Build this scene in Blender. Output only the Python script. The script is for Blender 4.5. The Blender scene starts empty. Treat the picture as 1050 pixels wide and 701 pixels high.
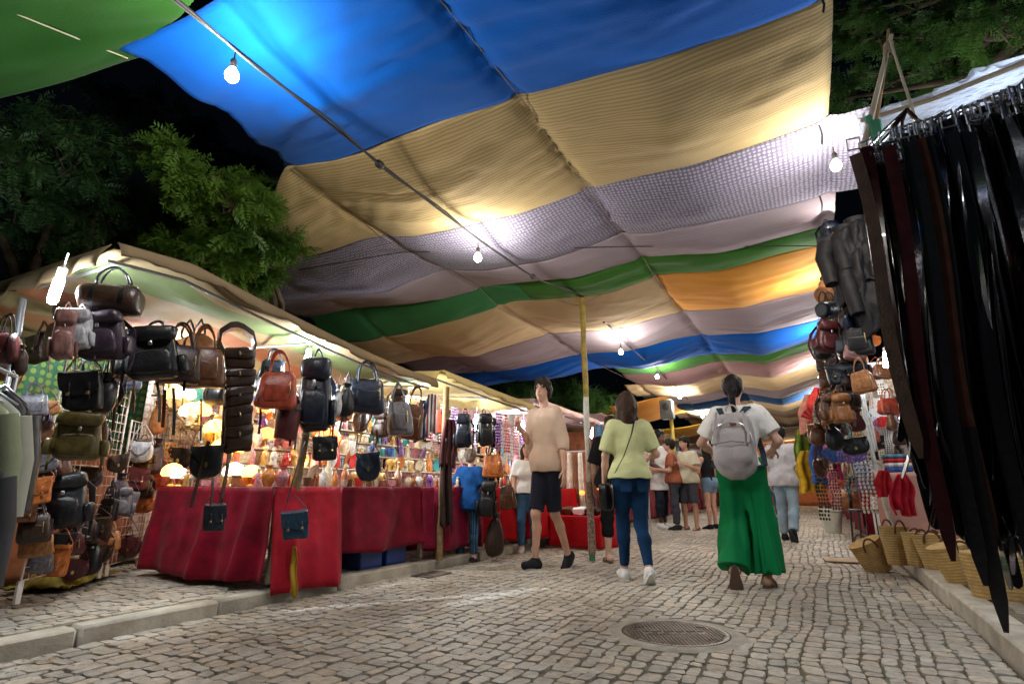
import bpy, bmesh, math, random
import numpy as np
from math import sin, cos, pi, radians as RAD
from mathutils import Vector, Matrix
random.seed(7); RNG = np.random.default_rng(7)
S = bpy.context.scene
# ---------------------------------------------------------------- camera
cam_d = bpy.data.cameras.new('camera'); cam = bpy.data.objects.new('camera', cam_d)
S.collection.objects.link(cam); S.camera = cam
PITCH, YAW, CAMH = RAD(14.65), RAD(28.13), 0.8
cam.location = (0, 0, CAMH); cam.rotation_euler = (pi/2 + PITCH, 0, YAW)
cam_d.sensor_width = 36; cam_d.lens = 570/1050*36; cam_d.clip_start = 0.02; cam_d.clip_end = 400
cam_d.dof.use_dof = False
# ---------------------------------------------------------------- night sky, exposure
W = bpy.data.worlds.new('World'); S.world = W; W.use_nodes = True
wn = W.node_tree.nodes; bgn = wn['Background']
bgn.inputs[0].default_value = (0.10, 0.16, 0.30, 1); bgn.inputs[1].default_value = 0.005
S.view_settings.view_transform = 'Standard'; S.view_settings.look = 'None'
S.view_settings.gamma = 1; S.view_settings.use_curve_mapping = False
S.view_settings.exposure = 0.66
S.cycles.max_bounces = 6; S.cycles.diffuse_bounces = 4; S.cycles.glossy_bounces = 3
S.cycles.transparent_max_bounces = 8; S.cycles.sample_clamp_indirect = 4
BULB_W = 76.0      # hanging street bulbs
TUBE_W = 27.0      # cold tubes inside the stalls
# ---------------------------------------------------------------- helpers
COL = S.collection
def tag(o, label=None, cat=None, group=None, kind=None):
    if label: o['label'] = label
    if cat: o['category'] = cat
    if group: o['group'] = group
    if kind: o['kind'] = kind
    return o
def empty(name, loc=(0,0,0), rz=0, label=None, cat=None, group=None, parent=None):
    o = bpy.data.objects.new(name, None); COL.objects.link(o); o.empty_display_size = .1
    o.location = loc; o.rotation_euler = (0, 0, rz); o.parent = parent
    return tag(o, label, cat, group)
def kids(o): return [c for c in o.children]
def copy_tree(o, parent=None):
    c = o.copy(); COL.objects.link(c); c.parent = parent
    for ch in kids(o): copy_tree(ch, c)
    return c
class MB:
    def __init__(s): s.v = []; s.f = []; s.n = 0
    def add(s, V, F):
        V = np.asarray(V, float).reshape(-1, 3); s.v.append(V)
        s.f += [[i + s.n for i in f] for f in F]; s.n += len(V); return s
    def xf(s, M):
        M = np.array(M); s.v = [v @ M[:3,:3].T + M[:3,3] for v in s.v]; return s
    def merge(s, o):
        for v in o.v: s.v.append(v)
        s.f += [[i + s.n for i in f] for f in o.f]; s.n += o.n; return s
    def box(s, c, size, b=.004, R=None):
        hx, hy, hz = [q/2 for q in size]; b = min(b, hx*.49, hy*.49, hz*.49); V = []; idx = {}
        for sx in (-1,1):
            for sy in (-1,1):
                for sz in (-1,1):
                    for a in range(3):
                        p = [sx*(hx-b), sy*(hy-b), sz*(hz-b)]
                        p[a] = (sx*hx, sy*hy, sz*hz)[a]
                        idx[(sx,sy,sz,a)] = len(V); V.append(p)
        F = []
        for a in range(3):
            o1, o2 = [i for i in range(3) if i != a]
            for sg in (-1,1):
                q = []
                for u, w in ((-1,-1),(1,-1),(1,1),(-1,1)):
                    k = [0,0,0]; k[a]=sg; k[o1]=u; k[o2]=w; q.append(idx[(*k, a)])
                F.append(q)
            for u in (-1,1):
                for w in (-1,1):   # edges along axis a
                    q = []
                    for sg, ax in ((-1,o1),(-1,o2),(1,o2),(1,o1)):
                        k = [0,0,0]; k[a]=sg; k[o1]=u; k[o2]=w; q.append(idx[(*k, ax)])
                    F.append(q)
        for sx in (-1,1):
            for sy in (-1,1):
                for sz in (-1,1): F.append([idx[(sx,sy,sz,a)] for a in range(3)])
        V = np.array(V)
        if R is not None: V = V @ np.array(R).T
        return s.add(V + np.array(c), F)
    def tube(s, pts, r, n=8, closed=False, cap=True):
        pts = [Vector(p) for p in pts]; m = len(pts)
        rs = r if hasattr(r, '__len__') else [r]*m
        V = []; up = Vector((0,0,1)); prev = None
        for i, p in enumerate(pts):
            a = pts[(i-1) % m] if (closed or i > 0) else p; b = pts[(i+1) % m] if (closed or i < m-1) else p
            t = (b - a).normalized()
            if prev is None:
                u = t.cross(up if abs(t.z) < .9 else Vector((1,0,0))).normalized()
            else: u = (prev - t*prev.dot(t)).normalized()
            prev = u; w = t.cross(u)
            for k in range(n):
                an = 2*pi*k/n; V.append(p + (u*cos(an) + w*sin(an))*rs[i])
        F = []
        for i in range(m if closed else m-1):
            j = (i+1) % m
            for k in range(n): F.append([i*n+k, i*n+(k+1)%n, j*n+(k+1)%n, j*n+k])
        if cap and not closed: F.append(list(range(n))[::-1]); F.append([(m-1)*n+k for k in range(n)])
        return s.add([tuple(v) for v in V], F)
    def ribbon(s, pts, side, w, t=.004, closed=False):
        """flat strap: side = unit vector(s) across the strap"""
        pts = [Vector(p) for p in pts]; m = len(pts)
        sd = [Vector(x) for x in side] if hasattr(side[0], '__len__') else [Vector(side)]*m
        ws = w if hasattr(w, '__len__') else [w]*m
        V = []
        for i, p in enumerate(pts):
            a = pts[(i-1) % m] if (closed or i > 0) else p; b = pts[(i+1) % m] if (closed or i < m-1) else p
            tg = (b-a).normalized(); sv = sd[i].normalized(); nn = tg.cross(sv).normalized()
            for u, q in ((-1,-1),(1,-1),(1,1),(-1,1)): V.append(tuple(p + sv*(u*ws[i]/2) + nn*(q*t/2)))
        F = []
        for i in range(m if closed else m-1):
            j = (i+1) % m
            for k in range(4): F.append([i*4+k, i*4+(k+1)%4, j*4+(k+1)%4, j*4+k])
        if not closed: F += [[3,2,1,0], [(m-1)*4+k for k in range(4)]]
        return s.add(V, F)
    def lathe(s, prof, n=20, c=(0,0,0), sx=1, sy=1):
        V = []; m = len(prof)
        for r, z in prof:
            for k in range(n):
                a = 2*pi*k/n; V.append((c[0]+r*cos(a)*sx, c[1]+r*sin(a)*sy, c[2]+z))
        F = []
        for i in range(m-1):
            for k in range(n): F.append([i*n+k, i*n+(k+1)%n, (i+1)*n+(k+1)%n, (i+1)*n+k])
        if prof[0][0] > 1e-4: F.append(list(range(n))[::-1])
        if prof[-1][0] > 1e-4: F.append([(m-1)*n+k for k in range(n)])
        return s.add(V, F)
    def sq(s, c, size, e1=.5, e2=.5, nu=20, nv=12, fn=None, R=None):
        """superquadric; fn(unit coords Nx3)->Nx3 deforms before scaling"""
        V = []; 
        f = lambda x, e: math.copysign(abs(x)**e, x)
        for j in range(nv+1):
            ph = -pi/2 + pi*j/nv
            for k in range(nu):
                th = 2*pi*k/nu
                V.append((f(cos(ph),e1)*f(cos(th),e2), f(cos(ph),e1)*f(sin(th),e2), f(sin(ph),e1)))
        V = np.array(V)
        if fn is not None: V = fn(V)
        V = V*np.array(size)/2
        if R is not None: V = V @ np.array(R).T
        F = [[j*nu+k, j*nu+(k+1)%nu, (j+1)*nu+(k+1)%nu, (j+1)*nu+k] for j in range(nv) for k in range(nu)]
        return s.add(V + np.array(c), F)
    def grid(s, P):
        """P: array (a,b,3) -> open sheet"""
        a, b = P.shape[:2]
        F = [[i*b+j, (i+1)*b+j, (i+1)*b+j+1, i*b+j+1] for i in range(a-1) for j in range(b-1)]
        return s.add(P.reshape(-1,3), F)
    def sheet(s, P, th):
        """closed sheet of thickness th (offset along vertex normals)"""
        du = np.gradient(P, axis=0); dv = np.gradient(P, axis=1)
        N = np.cross(du, dv); N /= np.linalg.norm(N, axis=2, keepdims=True)+1e-12
        a, b = P.shape[:2]; Q = P - N*th
        F = []; o = a*b
        for i in range(a-1):
            for j in range(b-1):
                F.append([i*b+j, (i+1)*b+j, (i+1)*b+j+1, i*b+j+1])
                F.append([o+i*b+j, o+i*b+j+1, o+(i+1)*b+j+1, o+(i+1)*b+j])
        bd = [(i*b, (i+1)*b) for i in range(a-1)] + [((i+1)*b+b-1, i*b+b-1) for i in range(a-1)]
        bd += [(j+1, j) for j in range(b-1)] + [((a-1)*b+j, (a-1)*b+j+1) for j in range(b-1)]
        for p, q in bd: F.append([p, p+o, q+o, q])
        return s.add(np.concatenate([P.reshape(-1,3), Q.reshape(-1,3)]), F)
    def mesh(s, name, fix=True, smooth=True, ang=40):
        me = bpy.data.meshes.new(name); V = np.concatenate(s.v)
        me.from_pydata(V.tolist(), [], s.f); me.update()
        if fix and len(s.f) < 60000:
            bm = bmesh.new(); bm.from_mesh(me)
            bmesh.ops.remove_doubles(bm, verts=bm.verts, dist=1e-5)
            bmesh.ops.recalc_face_normals(bm, faces=bm.faces); bm.to_mesh(me); bm.free()
        if smooth:
            me.shade_smooth() if hasattr(me, 'shade_smooth') else None
            if ang: me.set_sharp_from_angle(angle=RAD(ang))
        return me
    def obj(s, name, mat, parent=None, loc=None, rz=0, smooth=True, fix=True, ang=40, me=None):
        me = s.mesh(name, fix, smooth, ang)
        o = bpy.data.objects.new(name, me); COL.objects.link(o)
        if mat is not None: me.materials.append(mat)
        o.parent = parent
        if loc is not None: o.location = loc
        if rz: o.rotation_euler = (0,0,rz)
        return o
def bent(p0, p1, sag, n=12):
    p0, p1 = np.array(p0, float), np.array(p1, float); t = np.linspace(0, 1, n)[:,None]
    P = p0 + (p1-p0)*t; P[:,2] -= (4*t*(1-t))[:,0]*sag; return [tuple(p) for p in P]
# numpy value noise -----------------------------------------------
_T = np.random.default_rng(3).random((64,64,64)).astype(np.float32)*2-1
def vnoise(x, y, z=0*1.0):
    x, y, z = np.broadcast_arrays(np.asarray(x, float), np.asarray(y, float), np.asarray(z, float))
    xi, yi, zi = np.floor(x).astype(int), np.floor(y).astype(int), np.floor(z).astype(int)
    fx, fy, fz = x-xi, y-yi, z-zi
    fx, fy, fz = [q*q*(3-2*q) for q in (fx, fy, fz)]
    r = 0
    for a in (0,1):
        for b in (0,1):
            for c in (0,1):
                r = r + _T[(xi+a)%64, (yi+b)%64, (zi+c)%64]*(fx if a else 1-fx)*(fy if b else 1-fy)*(fz if c else 1-fz)
    return r
# ---------------------------------------------------------------- materials
MC = {}
def mat(name, col, rough=.6, metal=0, var=.25, vs=6, bump=.15, bs=40, col2=None, spec=.5, sheen=0, coat=0, emit=None, es=0, trans=0, alpha=1, space='Object', fn=None, sub=0):
    if name in MC: return MC[name]
    m = bpy.data.materials.new(name); m.use_nodes = True; nt = m.node_tree; N = nt.nodes; L = nt.links
    b = N['Principled BSDF']; b.inputs['Roughness'].default_value = rough; b.inputs['Metallic'].default_value = metal
    b.inputs['Specular IOR Level'].default_value = spec
    b.inputs['Sheen Weight'].default_value = sheen; b.inputs['Coat Weight'].default_value = coat
    if trans: b.inputs['Transmission Weight'].default_value = trans
    if alpha < 1: b.inputs['Alpha'].default_value = alpha
    tc = N.new('ShaderNodeTexCoord'); c4 = lambda c: (*c[:3], 1)
    nz = N.new('ShaderNodeTexNoise'); nz.inputs['Scale'].default_value = vs; nz.inputs['Detail'].default_value = 5
    L.new(tc.outputs[space], nz.inputs['Vector'])
    rp = N.new('ShaderNodeValToRGB'); e = rp.color_ramp.elements; e[0].position = .32; e[1].position = .68
    d = col2 if col2 is not None else tuple(max(0, q*(1-var)) for q in col)
    e[0].color = c4(d); e[1].color = c4(col); L.new(nz.outputs['Fac'], rp.inputs['Fac'])
    out = rp.outputs['Color']
    if fn: out = fn(nt, tc, out) or out
    L.new(out, b.inputs['Base Color'])
    if bump:
        n2 = N.new('ShaderNodeTexNoise'); n2.inputs['Scale'].default_value = bs; n2.inputs['Detail'].default_value = 4
        L.new(tc.outputs[space], n2.inputs['Vector'])
        bp = N.new('ShaderNodeBump'); bp.inputs['Strength'].default_value = bump; bp.inputs['Distance'].default_value = .01
        L.new(n2.outputs['Fac'], bp.inputs['Height']); L.new(bp.outputs['Normal'], b.inputs['Normal'])
    if emit is not None:
        b.inputs['Emission Color'].default_value = c4(emit); b.inputs['Emission Strength'].default_value = es
    if sub:
        b.inputs['Subsurface Weight'].default_value = sub; b.inputs['Subsurface Radius'].default_value = (.012,.005,.003); b.inputs['Subsurface Scale'].default_value = .5
    MC[name] = m; return m
def leather(name, col, rough=.34): return mat('leather_'+name, col, rough, var=.5, vs=9, bump=.25, bs=26, spec=.42)
def cloth(name, col, **k):
    k.setdefault('bump', .2); k.setdefault('bs', 260); k.setdefault('sheen', 0); k.setdefault('spec', .12); k.setdefault('var', .15)
    return mat('cloth_'+name, col, k.pop('rough', .85), **k)
LTH = dict(black=leather('black',(.012,.012,.014)), darkbrown=leather('darkbrown',(.045,.022,.013)), brown=leather('brown',(.13,.05,.022)),
    tan=leather('tan',(.42,.17,.06)), orange=leather('orange',(.55,.16,.04)), red=leather('red',(.42,.07,.035)), wine=leather('wine',(.10,.02,.022)),
    grey=leather('grey',(.16,.15,.17)), navy=leather('navy',(.012,.018,.035)), blue=leather('blue',(.025,.07,.13)), olive=leather('olive',(.12,.085,.022)),
    pink=leather('pink',(.34,.17,.15)), silver=leather('silver',(.55,.55,.58)), cream=leather('cream',(.66,.58,.45)), purple=leather('purple',(.055,.035,.055)))
METAL = mat('brass', (.75,.55,.25), .28, 1, bump=.05); STEEL = mat('steel', (.6,.6,.62), .3, 1, bump=.05)
DARKMETAL = mat('dark_metal', (.05,.05,.055), .45, .6, bump=.1)
WOOD = mat('weathered_wood', (.34,.22,.10), .75, col2=(.17,.10,.04), vs=14, bump=.4, bs=60)
PALEWOOD = mat('pale_wood', (.55,.47,.34), .7, col2=(.38,.31,.21), vs=10, bump=.3, bs=60)
ROPE = mat('rope', (.30,.24,.16), .9, bump=.5, bs=300); CABLE = mat('cable', (.03,.03,.03), .5, bump=0)
GREYPIPE = mat('galvanised_pipe', (.5,.52,.54), .4, .7, bump=.08)
# ================================================================ ground
KL, KR = -3.53, 0.69
def stone_fn(nt, tc, out):
    N, L = nt.nodes, nt.links
    at = N.new('ShaderNodeAttribute'); at.attribute_name = 'tone'
    mx = N.new('ShaderNodeMix'); mx.data_type = 'RGBA'; mx.blend_type = 'MULTIPLY'; mx.inputs[0].default_value = 1
    L.new(out, mx.inputs[6]); L.new(at.outputs['Color'], mx.inputs[7])
    pa = N.new('ShaderNodeAttribute'); pa.attribute_name = 'paint'
    nz = N.new('ShaderNodeTexNoise'); nz.inputs['Scale'].default_value = 22; L.new(tc.outputs['Object'], nz.inputs['Vector'])
    mp = N.new('ShaderNodeMapRange'); mp.inputs[1].default_value = .30; mp.inputs[2].default_value = .55; L.new(nz.outputs['Fac'], mp.inputs[0])
    ml = N.new('ShaderNodeMath'); ml.operation = 'MULTIPLY'; L.new(pa.outputs['Fac'], ml.inputs[0]); L.new(mp.outputs[0], ml.inputs[1])
    m2 = N.new('ShaderNodeMix'); m2.data_type = 'RGBA'; m2.inputs[7].default_value = (.75,.74,.70,1)
    L.new(ml.outputs[0], m2.inputs[0]); L.new(mx.outputs[2], m2.inputs[6])
    return m2.outputs[2]
SETT = mat('granite_sett', (.46,.41,.34), .55, col2=(.30,.265,.215), vs=24, bump=1.0, bs=30, fn=stone_fn, spec=.35)
JOINT = mat('sandy_joint', (.20,.17,.12), .95, col2=(.07,.065,.035), vs=9, bump=.4, bs=90)
def smooth_noise(a, b): return vnoise(a, b)
def setts(name, x0, x1, y0, y1, w, l, z=0, hole=None, seed=1, paint=None, jit=.018):
    r = np.random.default_rng(seed); C = []
    nc = int((x1-x0)/w); w = (x1-x0)/nc
    ed = np.cumsum(.72+.56*r.random(nc)); ed = np.concatenate([[0],ed])/ed[-1]*(x1-x0)+x0
    for i in range(nc):
        y = y0 - r.random()*l
        while y < y1:
            ll = l*(.62+.85*r.random())
            C.append((ed[i], ed[i+1], y, y+ll)); y += ll
    C = np.array(C)
    if hole is not None:
        cx, cy = (C[:,0]+C[:,1])/2, (C[:,2]+C[:,3])/2
        C = C[np.hypot(cx-hole[0], cy-hole[1]) > hole[2]]
    n = len(C); g = .004
    def wob(x, y): return x + .05*vnoise(x*1.1+5, y*.9) + .020*vnoise(x*4, y*3.3+9), y + .03*vnoise(x*1.3, y*.7+3)
    a, b, c, d = [C[:,k] for k in range(4)]
    j = lambda: (r.random(n)-.5)*jit
    q = [(a+g+j(), c+g+j()), (b-g+j(), c+g+j()), (b-g+j(), d-g+j()), (a+g+j(), d-g+j())]
    out = []
    for k in range(4):
        p, pn, pp = q[k], q[(k+1)%4], q[(k-1)%4]
        f = .16+.10*r.random(n)
        out.append((p[0]+(pp[0]-p[0])*f*.8, p[1]+(pp[1]-p[1])*f*.8)); out.append((p[0]+(pn[0]-p[0])*f*.8, p[1]+(pn[1]-p[1])*f*.8))
    X = np.stack([o[0] for o in out], 1); Y = np.stack([o[1] for o in out], 1)
    mx, my = X.mean(1, keepdims=True), Y.mean(1, keepdims=True)
    hz = (r.random(n)-.5)*.006; tx, ty = (r.random(n)-.5)*.06, (r.random(n)-.5)*.06
    rings = []
    for sc, zz in ((1.0,-.020),(.99,-.004),(.95,.0)):
        Xr, Yr = mx+(X-mx)*sc, my+(Y-my)*sc
        Zr = zz + hz[:,None] + (Xr-mx)*tx[:,None] + (Yr-my)*ty[:,None]
        Xw, Yw = wob(Xr, Yr); rings.append(np.stack([Xw, Yw, Zr+z], 2))
    Xw, Yw = wob(mx, my); cen = np.stack([Xw, Yw, (.0005+hz)[:,None]+z], 2)
    V = np.concatenate(rings+[cen], 1); m = V.shape[1]
    f = []
    for rg in range(2):
        for k in range(8): f.append([rg*8+k, rg*8+(k+1)%8, (rg+1)*8+(k+1)%8, (rg+1)*8+k])
    tri = [[16+k, 16+(k+1)%8, 24] for k in range(8)]
    off = (np.arange(n)*m)
    Q = (np.array(f)[None]+off[:,None,None]).reshape(-1,4); T = (np.array(tri)[None]+off[:,None,None]).reshape(-1,3)
    V = V.reshape(-1,3)
    me = bpy.data.meshes.new(name); me.vertices.add(len(V)); me.vertices.foreach_set('co', V.astype(np.float32).ravel())
    li = np.concatenate([Q.ravel(), T.ravel()]).astype(np.int32); me.loops.add(len(li)); me.loops.foreach_set('vertex_index', li)
    ls = np.concatenate([np.arange(len(Q))*4, len(Q)*4+np.arange(len(T))*3]).astype(np.int32)
    me.polygons.add(len(ls)); me.polygons.foreach_set('loop_start', ls); me.update(calc_edges=True)
    base = .84+.34*r.random(n); hue = (r.random(n)-.5)*.10
    col = np.stack([base*(1+hue), base, base*(1-hue), np.ones(n)], 1)
    dirt = 1 + .28*vnoise((C[:,0]+C[:,1])*.55, (C[:,2]+C[:,3])*.45); col[:,:3] *= dirt[:,None]
    col = np.repeat(col, m, 0)
    at = me.color_attributes.new('tone', 'FLOAT_COLOR', 'POINT'); at.data.foreach_set('color', col.astype(np.float32).ravel())
    pa = me.attributes.new('paint', 'FLOAT', 'POINT'); pv = np.zeros(len(V), np.float32)
    for (p0, p1, hw) in (paint or []):
        p0, p1 = np.array(p0), np.array(p1); d = p1-p0; t = np.clip(((V[:,:2]-p0)@d)/(d@d), 0, 1)
        dd = np.linalg.norm(V[:,:2]-(p0+t[:,None]*d), axis=1); pv = np.maximum(pv, (dd < hw).astype(np.float32))
    pa.data.foreach_set('value', pv)
    me.shade_smooth(); me.set_sharp_from_angle(angle=RAD(50)); me.materials.append(SETT)
    o = bpy.data.objects.new(name, me); COL.objects.link(o); return tag(o, kind='structure')
MH = (-.82, 3.50)
tag(MB().grid(np.array([[[-150,-60,-.05],[-150,200,-.05]],[[150,-60,-.05],[150,200,-.05]]], float)).obj('ground', JOINT, fix=False), kind='structure')
tag(MB().grid(np.array([[[KL,-4,-.010],[KL,60,-.010]],[[KR,-4,-.010],[KR,60,-.010]]], float)).obj('street_bed', JOINT, fix=False), kind='structure')
setts('street', KL+.01, KR-.01, -1, 34, .084, .094, 0, hole=(*MH,.37), seed=4,
      paint=[((-3.25,2.87),(-2.52,3.85),.045),((-2.52,3.85),(-2.10,4.45),.045),((-2.38,3.58),(-2.20,4.30),.075)])
# pavements: raised
for nm, x0, x1, y1 in (('pavement', -9.5, KL-.15, 30), ('pavement', KR+.17, 7, 30)):
    b = MB(); zt = .078 if x0 < -5 else .11; b.box(((x0+x1)/2, (y1-4)/2, zt-.08), (x1-x0, y1+4, .16), .005); tag(b.obj(nm, JOINT), kind='structure')
setts('pavement_setts', -6.9, KL-.16, -.5, 9, .085, .09, .088, seed=9)
setts('pavement_setts', KR+.18, 3.0, 1, 12, .095, .10, .122, seed=10)
KERB = mat('kerb_granite', (.50,.46,.38), .7, col2=(.33,.29,.23), vs=7, bump=.5, bs=45)
for x0, w, sd, kz in ((KL-.07, .13, 1, -.0), (KR+.085, .155, 2, .03)):
    b = MB(); r = random.Random(sd); y = -1.0
    while y < 30:
        l = r.uniform(.8, 1.15)
        b.box((x0+r.uniform(-.008,.008), y+l/2, kz+r.uniform(-.004,.004)), (w, l-.012, .18), .016); y += l
    tag(b.obj('kerb', KERB), kind='structure')
# manhole
mh = empty('manhole_cover', (MH[0], MH[1], 0), RAD(28), 'round cast iron manhole cover in a concrete ring in the cobbled street', 'manhole cover')
CON = mat('old_concrete', (.40,.37,.31), .85, col2=(.26,.24,.20), vs=12, bump=.5, bs=80)
IRON = mat('cast_iron', (.24,.20,.17), .42, .75, col2=(.13,.10,.085), vs=9, bump=.2, bs=70)
MB().lathe([(.30,-.02),(.30,.004),(.305,.006),(.36,.004),(.385,-.003),(.39,-.03)], 48).obj('concrete_ring', CON, mh)
b = MB().lathe([(0,.000),(.27,.000),(.275,.006),(.292,.006),(.297,-.01)], 48); b.obj('lid', IRON, mh)
b = MB()
for i in range(-12, 13):
    for j in range(-12, 13):
        x, y = i*.021, j*.021
        if math.hypot(x, y) < .262 and not (abs(y) < .035 and abs(x) < .17):
            b.box((x, y, .003), (.0125, .0125, .007), .002)
b.obj('stud_pattern', IRON, mh)
b = MB()
for x, w in ((-.14,.012),(-.115,.03),(-.07,.012),(-.045,.03),(0,.012),(.022,.03),(.06,.012),(.085,.03),(.125,.012)):
    b.box((x, 0, .003), (w, .035 if w < .02 else .009, .006), .002)
b.box((0,.028,.003),(.33,.006,.006),.001); b.box((0,-.028,.003),(.33,.006,.006),.001)
b.obj('raised_band', IRON, mh)
b = MB(); b.box((-.18,.12,.005),(.05,.014,.004),.002); b.box((.18,.12,.005),(.05,.014,.004),.002); b.box((.16,-.16,.005),(.05,.014,.004),.002)
b.obj('lifting_slot', mat('slot_black',(.01,.01,.01),.9,bump=0), mh)
# gutter drain by left kerb
dr = empty('drain_grate', (-3.33, 4.62, .0), 0, 'flat dark iron drain grate in the gutter by the left kerb', 'drain')
dr.scale = (.75,.75,1)
b = MB(); 
for i in range(9): b.box((0, -.2+i*.05, .006), (.26, .022, .014), .003)
b.obj('bars', IRON, dr); b = MB()
for x in (-.14,.14): b.box((x,0,.006),(.02,.46,.016),.003)
for y in (-.23,.23): b.box((0,y,.006),(.26,.02,.0155),.003)
b.obj('frame', IRON, dr)
# ================================================================ street canopy
# cross seams of the canopy: Y, then (X, Z) along the seam as it hangs
K = 1.256
SEAM = {
1:(2.17,[(-2.85,2.84),(-2.41,2.77),(-1.77,2.73),(-1.31,2.73),(-1.08,2.75),(-.46,2.68),(.27,2.70)]),
2:(3.17,[(-4.36,2.80),(-3.93,2.79),(-2.97,2.77),(-2.56,2.69),(-2.17,2.68),(-1.66,2.67),(-1.15,2.75),(-.47,2.69),(.30,2.75)]),
3:(4.0,[(-5.62,2.89),(-4.83,2.81),(-3.54,2.66),(-2.89,2.78),(-2.39,2.69),(-1.81,2.66),(-1.18,2.75),(-.9,2.68),(-.34,2.69),(.33,2.72)]),
4:(4.57,[(-5.55,2.82),(-4.31,2.79),(-3.29,2.73),(-2.71,2.78),(-1.76,2.68),(-1.07,2.75),(-.5,2.69),(.32,2.74)]),
5:(5.0,[(-5.6,2.6),(-4.78,2.54),(-4.1,2.58),(-3.35,2.62),(-2.65,2.72),(-2.27,2.68),(-1.6,2.66),(-1.04,2.75),(-.57,2.69),(.30,2.75)]),
6:(6.29,[(-5.6,2.62),(-5.14,2.58),(-4.56,2.61),(-3.89,2.52),(-2.87,2.71),(-1.9,2.67),(-1.1,2.75),(-.48,2.69),(.29,2.79)]),
7:(7.44,[(-5.46,2.62),(-4.2,2.56),(-2.99,2.68),(-2.12,2.66),(-1.2,2.75),(-.41,2.70),(.29,2.78)]),
8:(8.59,[(-5.4,2.6),(-3.92,2.66),(-3.0,2.69),(-2.17,2.66),(-1.31,2.75),(-.51,2.68),(.25,2.80)]),
9:(9.23,[(-2.9,2.71),(-1.99,2.67),(-1.25,2.75),(-.5,2.68),(.25,2.80)]),
10:(10.4,[(-2.9,2.72),(-2.28,2.70),(-1.8,2.66),(-1.23,2.75),(-.5,2.68),(.22,2.80)])}
ys = 10.4
for k in range(11, 26):
    ys += [.9,1.1,1.0,1.2,.6,1.3][k % 6]
    SEAM[k] = (ys, [(-3.2+.1*(k%3),2.69),(-2.5,2.62),(-1.9,2.68),(-1.2,2.73),(-.5,2.64),(.25,2.79)])
SM = {}
for k, (y, pts) in SEAM.items():
    a = np.array(pts); SM[k] = (y*K, a[:,0]*K, (a[:,1]-.8)*K+.8)
SM[0] = (1.30, np.array([-3.30,-2.6,-1.6,-.6,.4]), np.array([3.27,3.27,3.22,3.16,3.2]))
def stripes_fn(scale, strength, axis='Y', c=(.3,.2,.05)):
    def fn(nt, tc, out):
        N, L = nt.nodes, nt.links
        w = N.new('ShaderNodeTexWave'); w.bands_direction = axis; w.inputs['Scale'].default_value = scale; w.inputs['Distortion'].default_value = .6
        w.inputs['Detail'].default_value = 1; w.inputs['Detail Scale'].default_value = .6
        L.new(tc.outputs['Object'], w.inputs['Vector'])
        r = N.new('ShaderNodeMapRange'); r.inputs[1].default_value = .45; r.inputs[2].default_value = .75; r.inputs[4].default_value = strength
        L.new(w.outputs['Fac'], r.inputs[0])
        m = N.new('ShaderNodeMix'); m.data_type = 'RGBA'; m.inputs[7].default_value = (*c,1)
        L.new(r.outputs[0], m.inputs[0]); L.new(out, m.inputs[6]); return m.outputs[2]
    return fn
def dots_fn(c=(.75,.75,.85), sc=22, th=.32, ax=(1,2)):
    def fn(nt, tc, out):
        N, L = nt.nodes, nt.links
        v = N.new('ShaderNodeTexVoronoi'); v.inputs['Scale'].default_value = sc; v.inputs['Randomness'].default_value = .2
        v.voronoi_dimensions = '2D'; sp = N.new('ShaderNodeSeparateXYZ'); cb_ = N.new('ShaderNodeCombineXYZ'); L.new(tc.outputs['Object'], sp.inputs[0])
        L.new(sp.outputs[ax[0]], cb_.inputs[0]); L.new(sp.outputs[ax[1]], cb_.inputs[1]); L.new(cb_.outputs[0], v.inputs['Vector'])
        r = N.new('ShaderNodeMath'); r.operation = 'LESS_THAN'; r.inputs[1].default_value = th; L.new(v.outputs['Distance'], r.inputs[0])
        m = N.new('ShaderNodeMix'); m.data_type = 'RGBA'; m.inputs[7].default_value = (*c,1)
        L.new(r.outputs[0], m.inputs[0]); L.new(out, m.inputs[6]); return m.outputs[2]
    return fn
def canvas(name, col, **k):
    m = cloth('canopy_'+name, col, sheen=0.05, bs=90, bump=.25, vs=1.4, **k); return m
CV = dict(green=canvas('green',(.055,.20,.03),var=.2), dkgreen=canvas('dkgreen',(.05,.24,.09),var=.2), blue=canvas('blue',(.0,.115,.56),var=.25), teal=canvas('navy',(.01,.09,.28),var=.2),
  tan=canvas('tan',(.50,.38,.19),var=.12,fn=stripes_fn(11,.5,'Y',(.22,.15,.06))), tan2=canvas('tan2',(.60,.45,.26),var=.15), patt=canvas('patt',(.17,.15,.22),var=.2,fn=dots_fn((.34,.33,.42),30,.34,(0,1))),
  lilac=canvas('lilac',(.36,.30,.34),var=.2,fn=stripes_fn(9,.3,'Y',(.17,.13,.17))), orange=canvas('orange',(.80,.36,.06),var=.12), rose=canvas('rose',(.42,.25,.26),var=.2),
  brown=canvas('brown',(.42,.31,.20),var=.2), grey=canvas('grey',(.42,.39,.40),var=.2), yellow=canvas('yellow',(.75,.42,.04),var=.2))
RIDGE = [-5.6,-3.55,-1.42,.36]
def zc(X, Y):
    """canopy height: linear between seams + billow + folds"""
    ks = sorted(SM); yk = np.array([SM[k][0] for k in ks])
    Z = np.array([np.interp(X, SM[k][1], SM[k][2]) for k in ks])   # (K, ...)
    return ks, yk, Z
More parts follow.
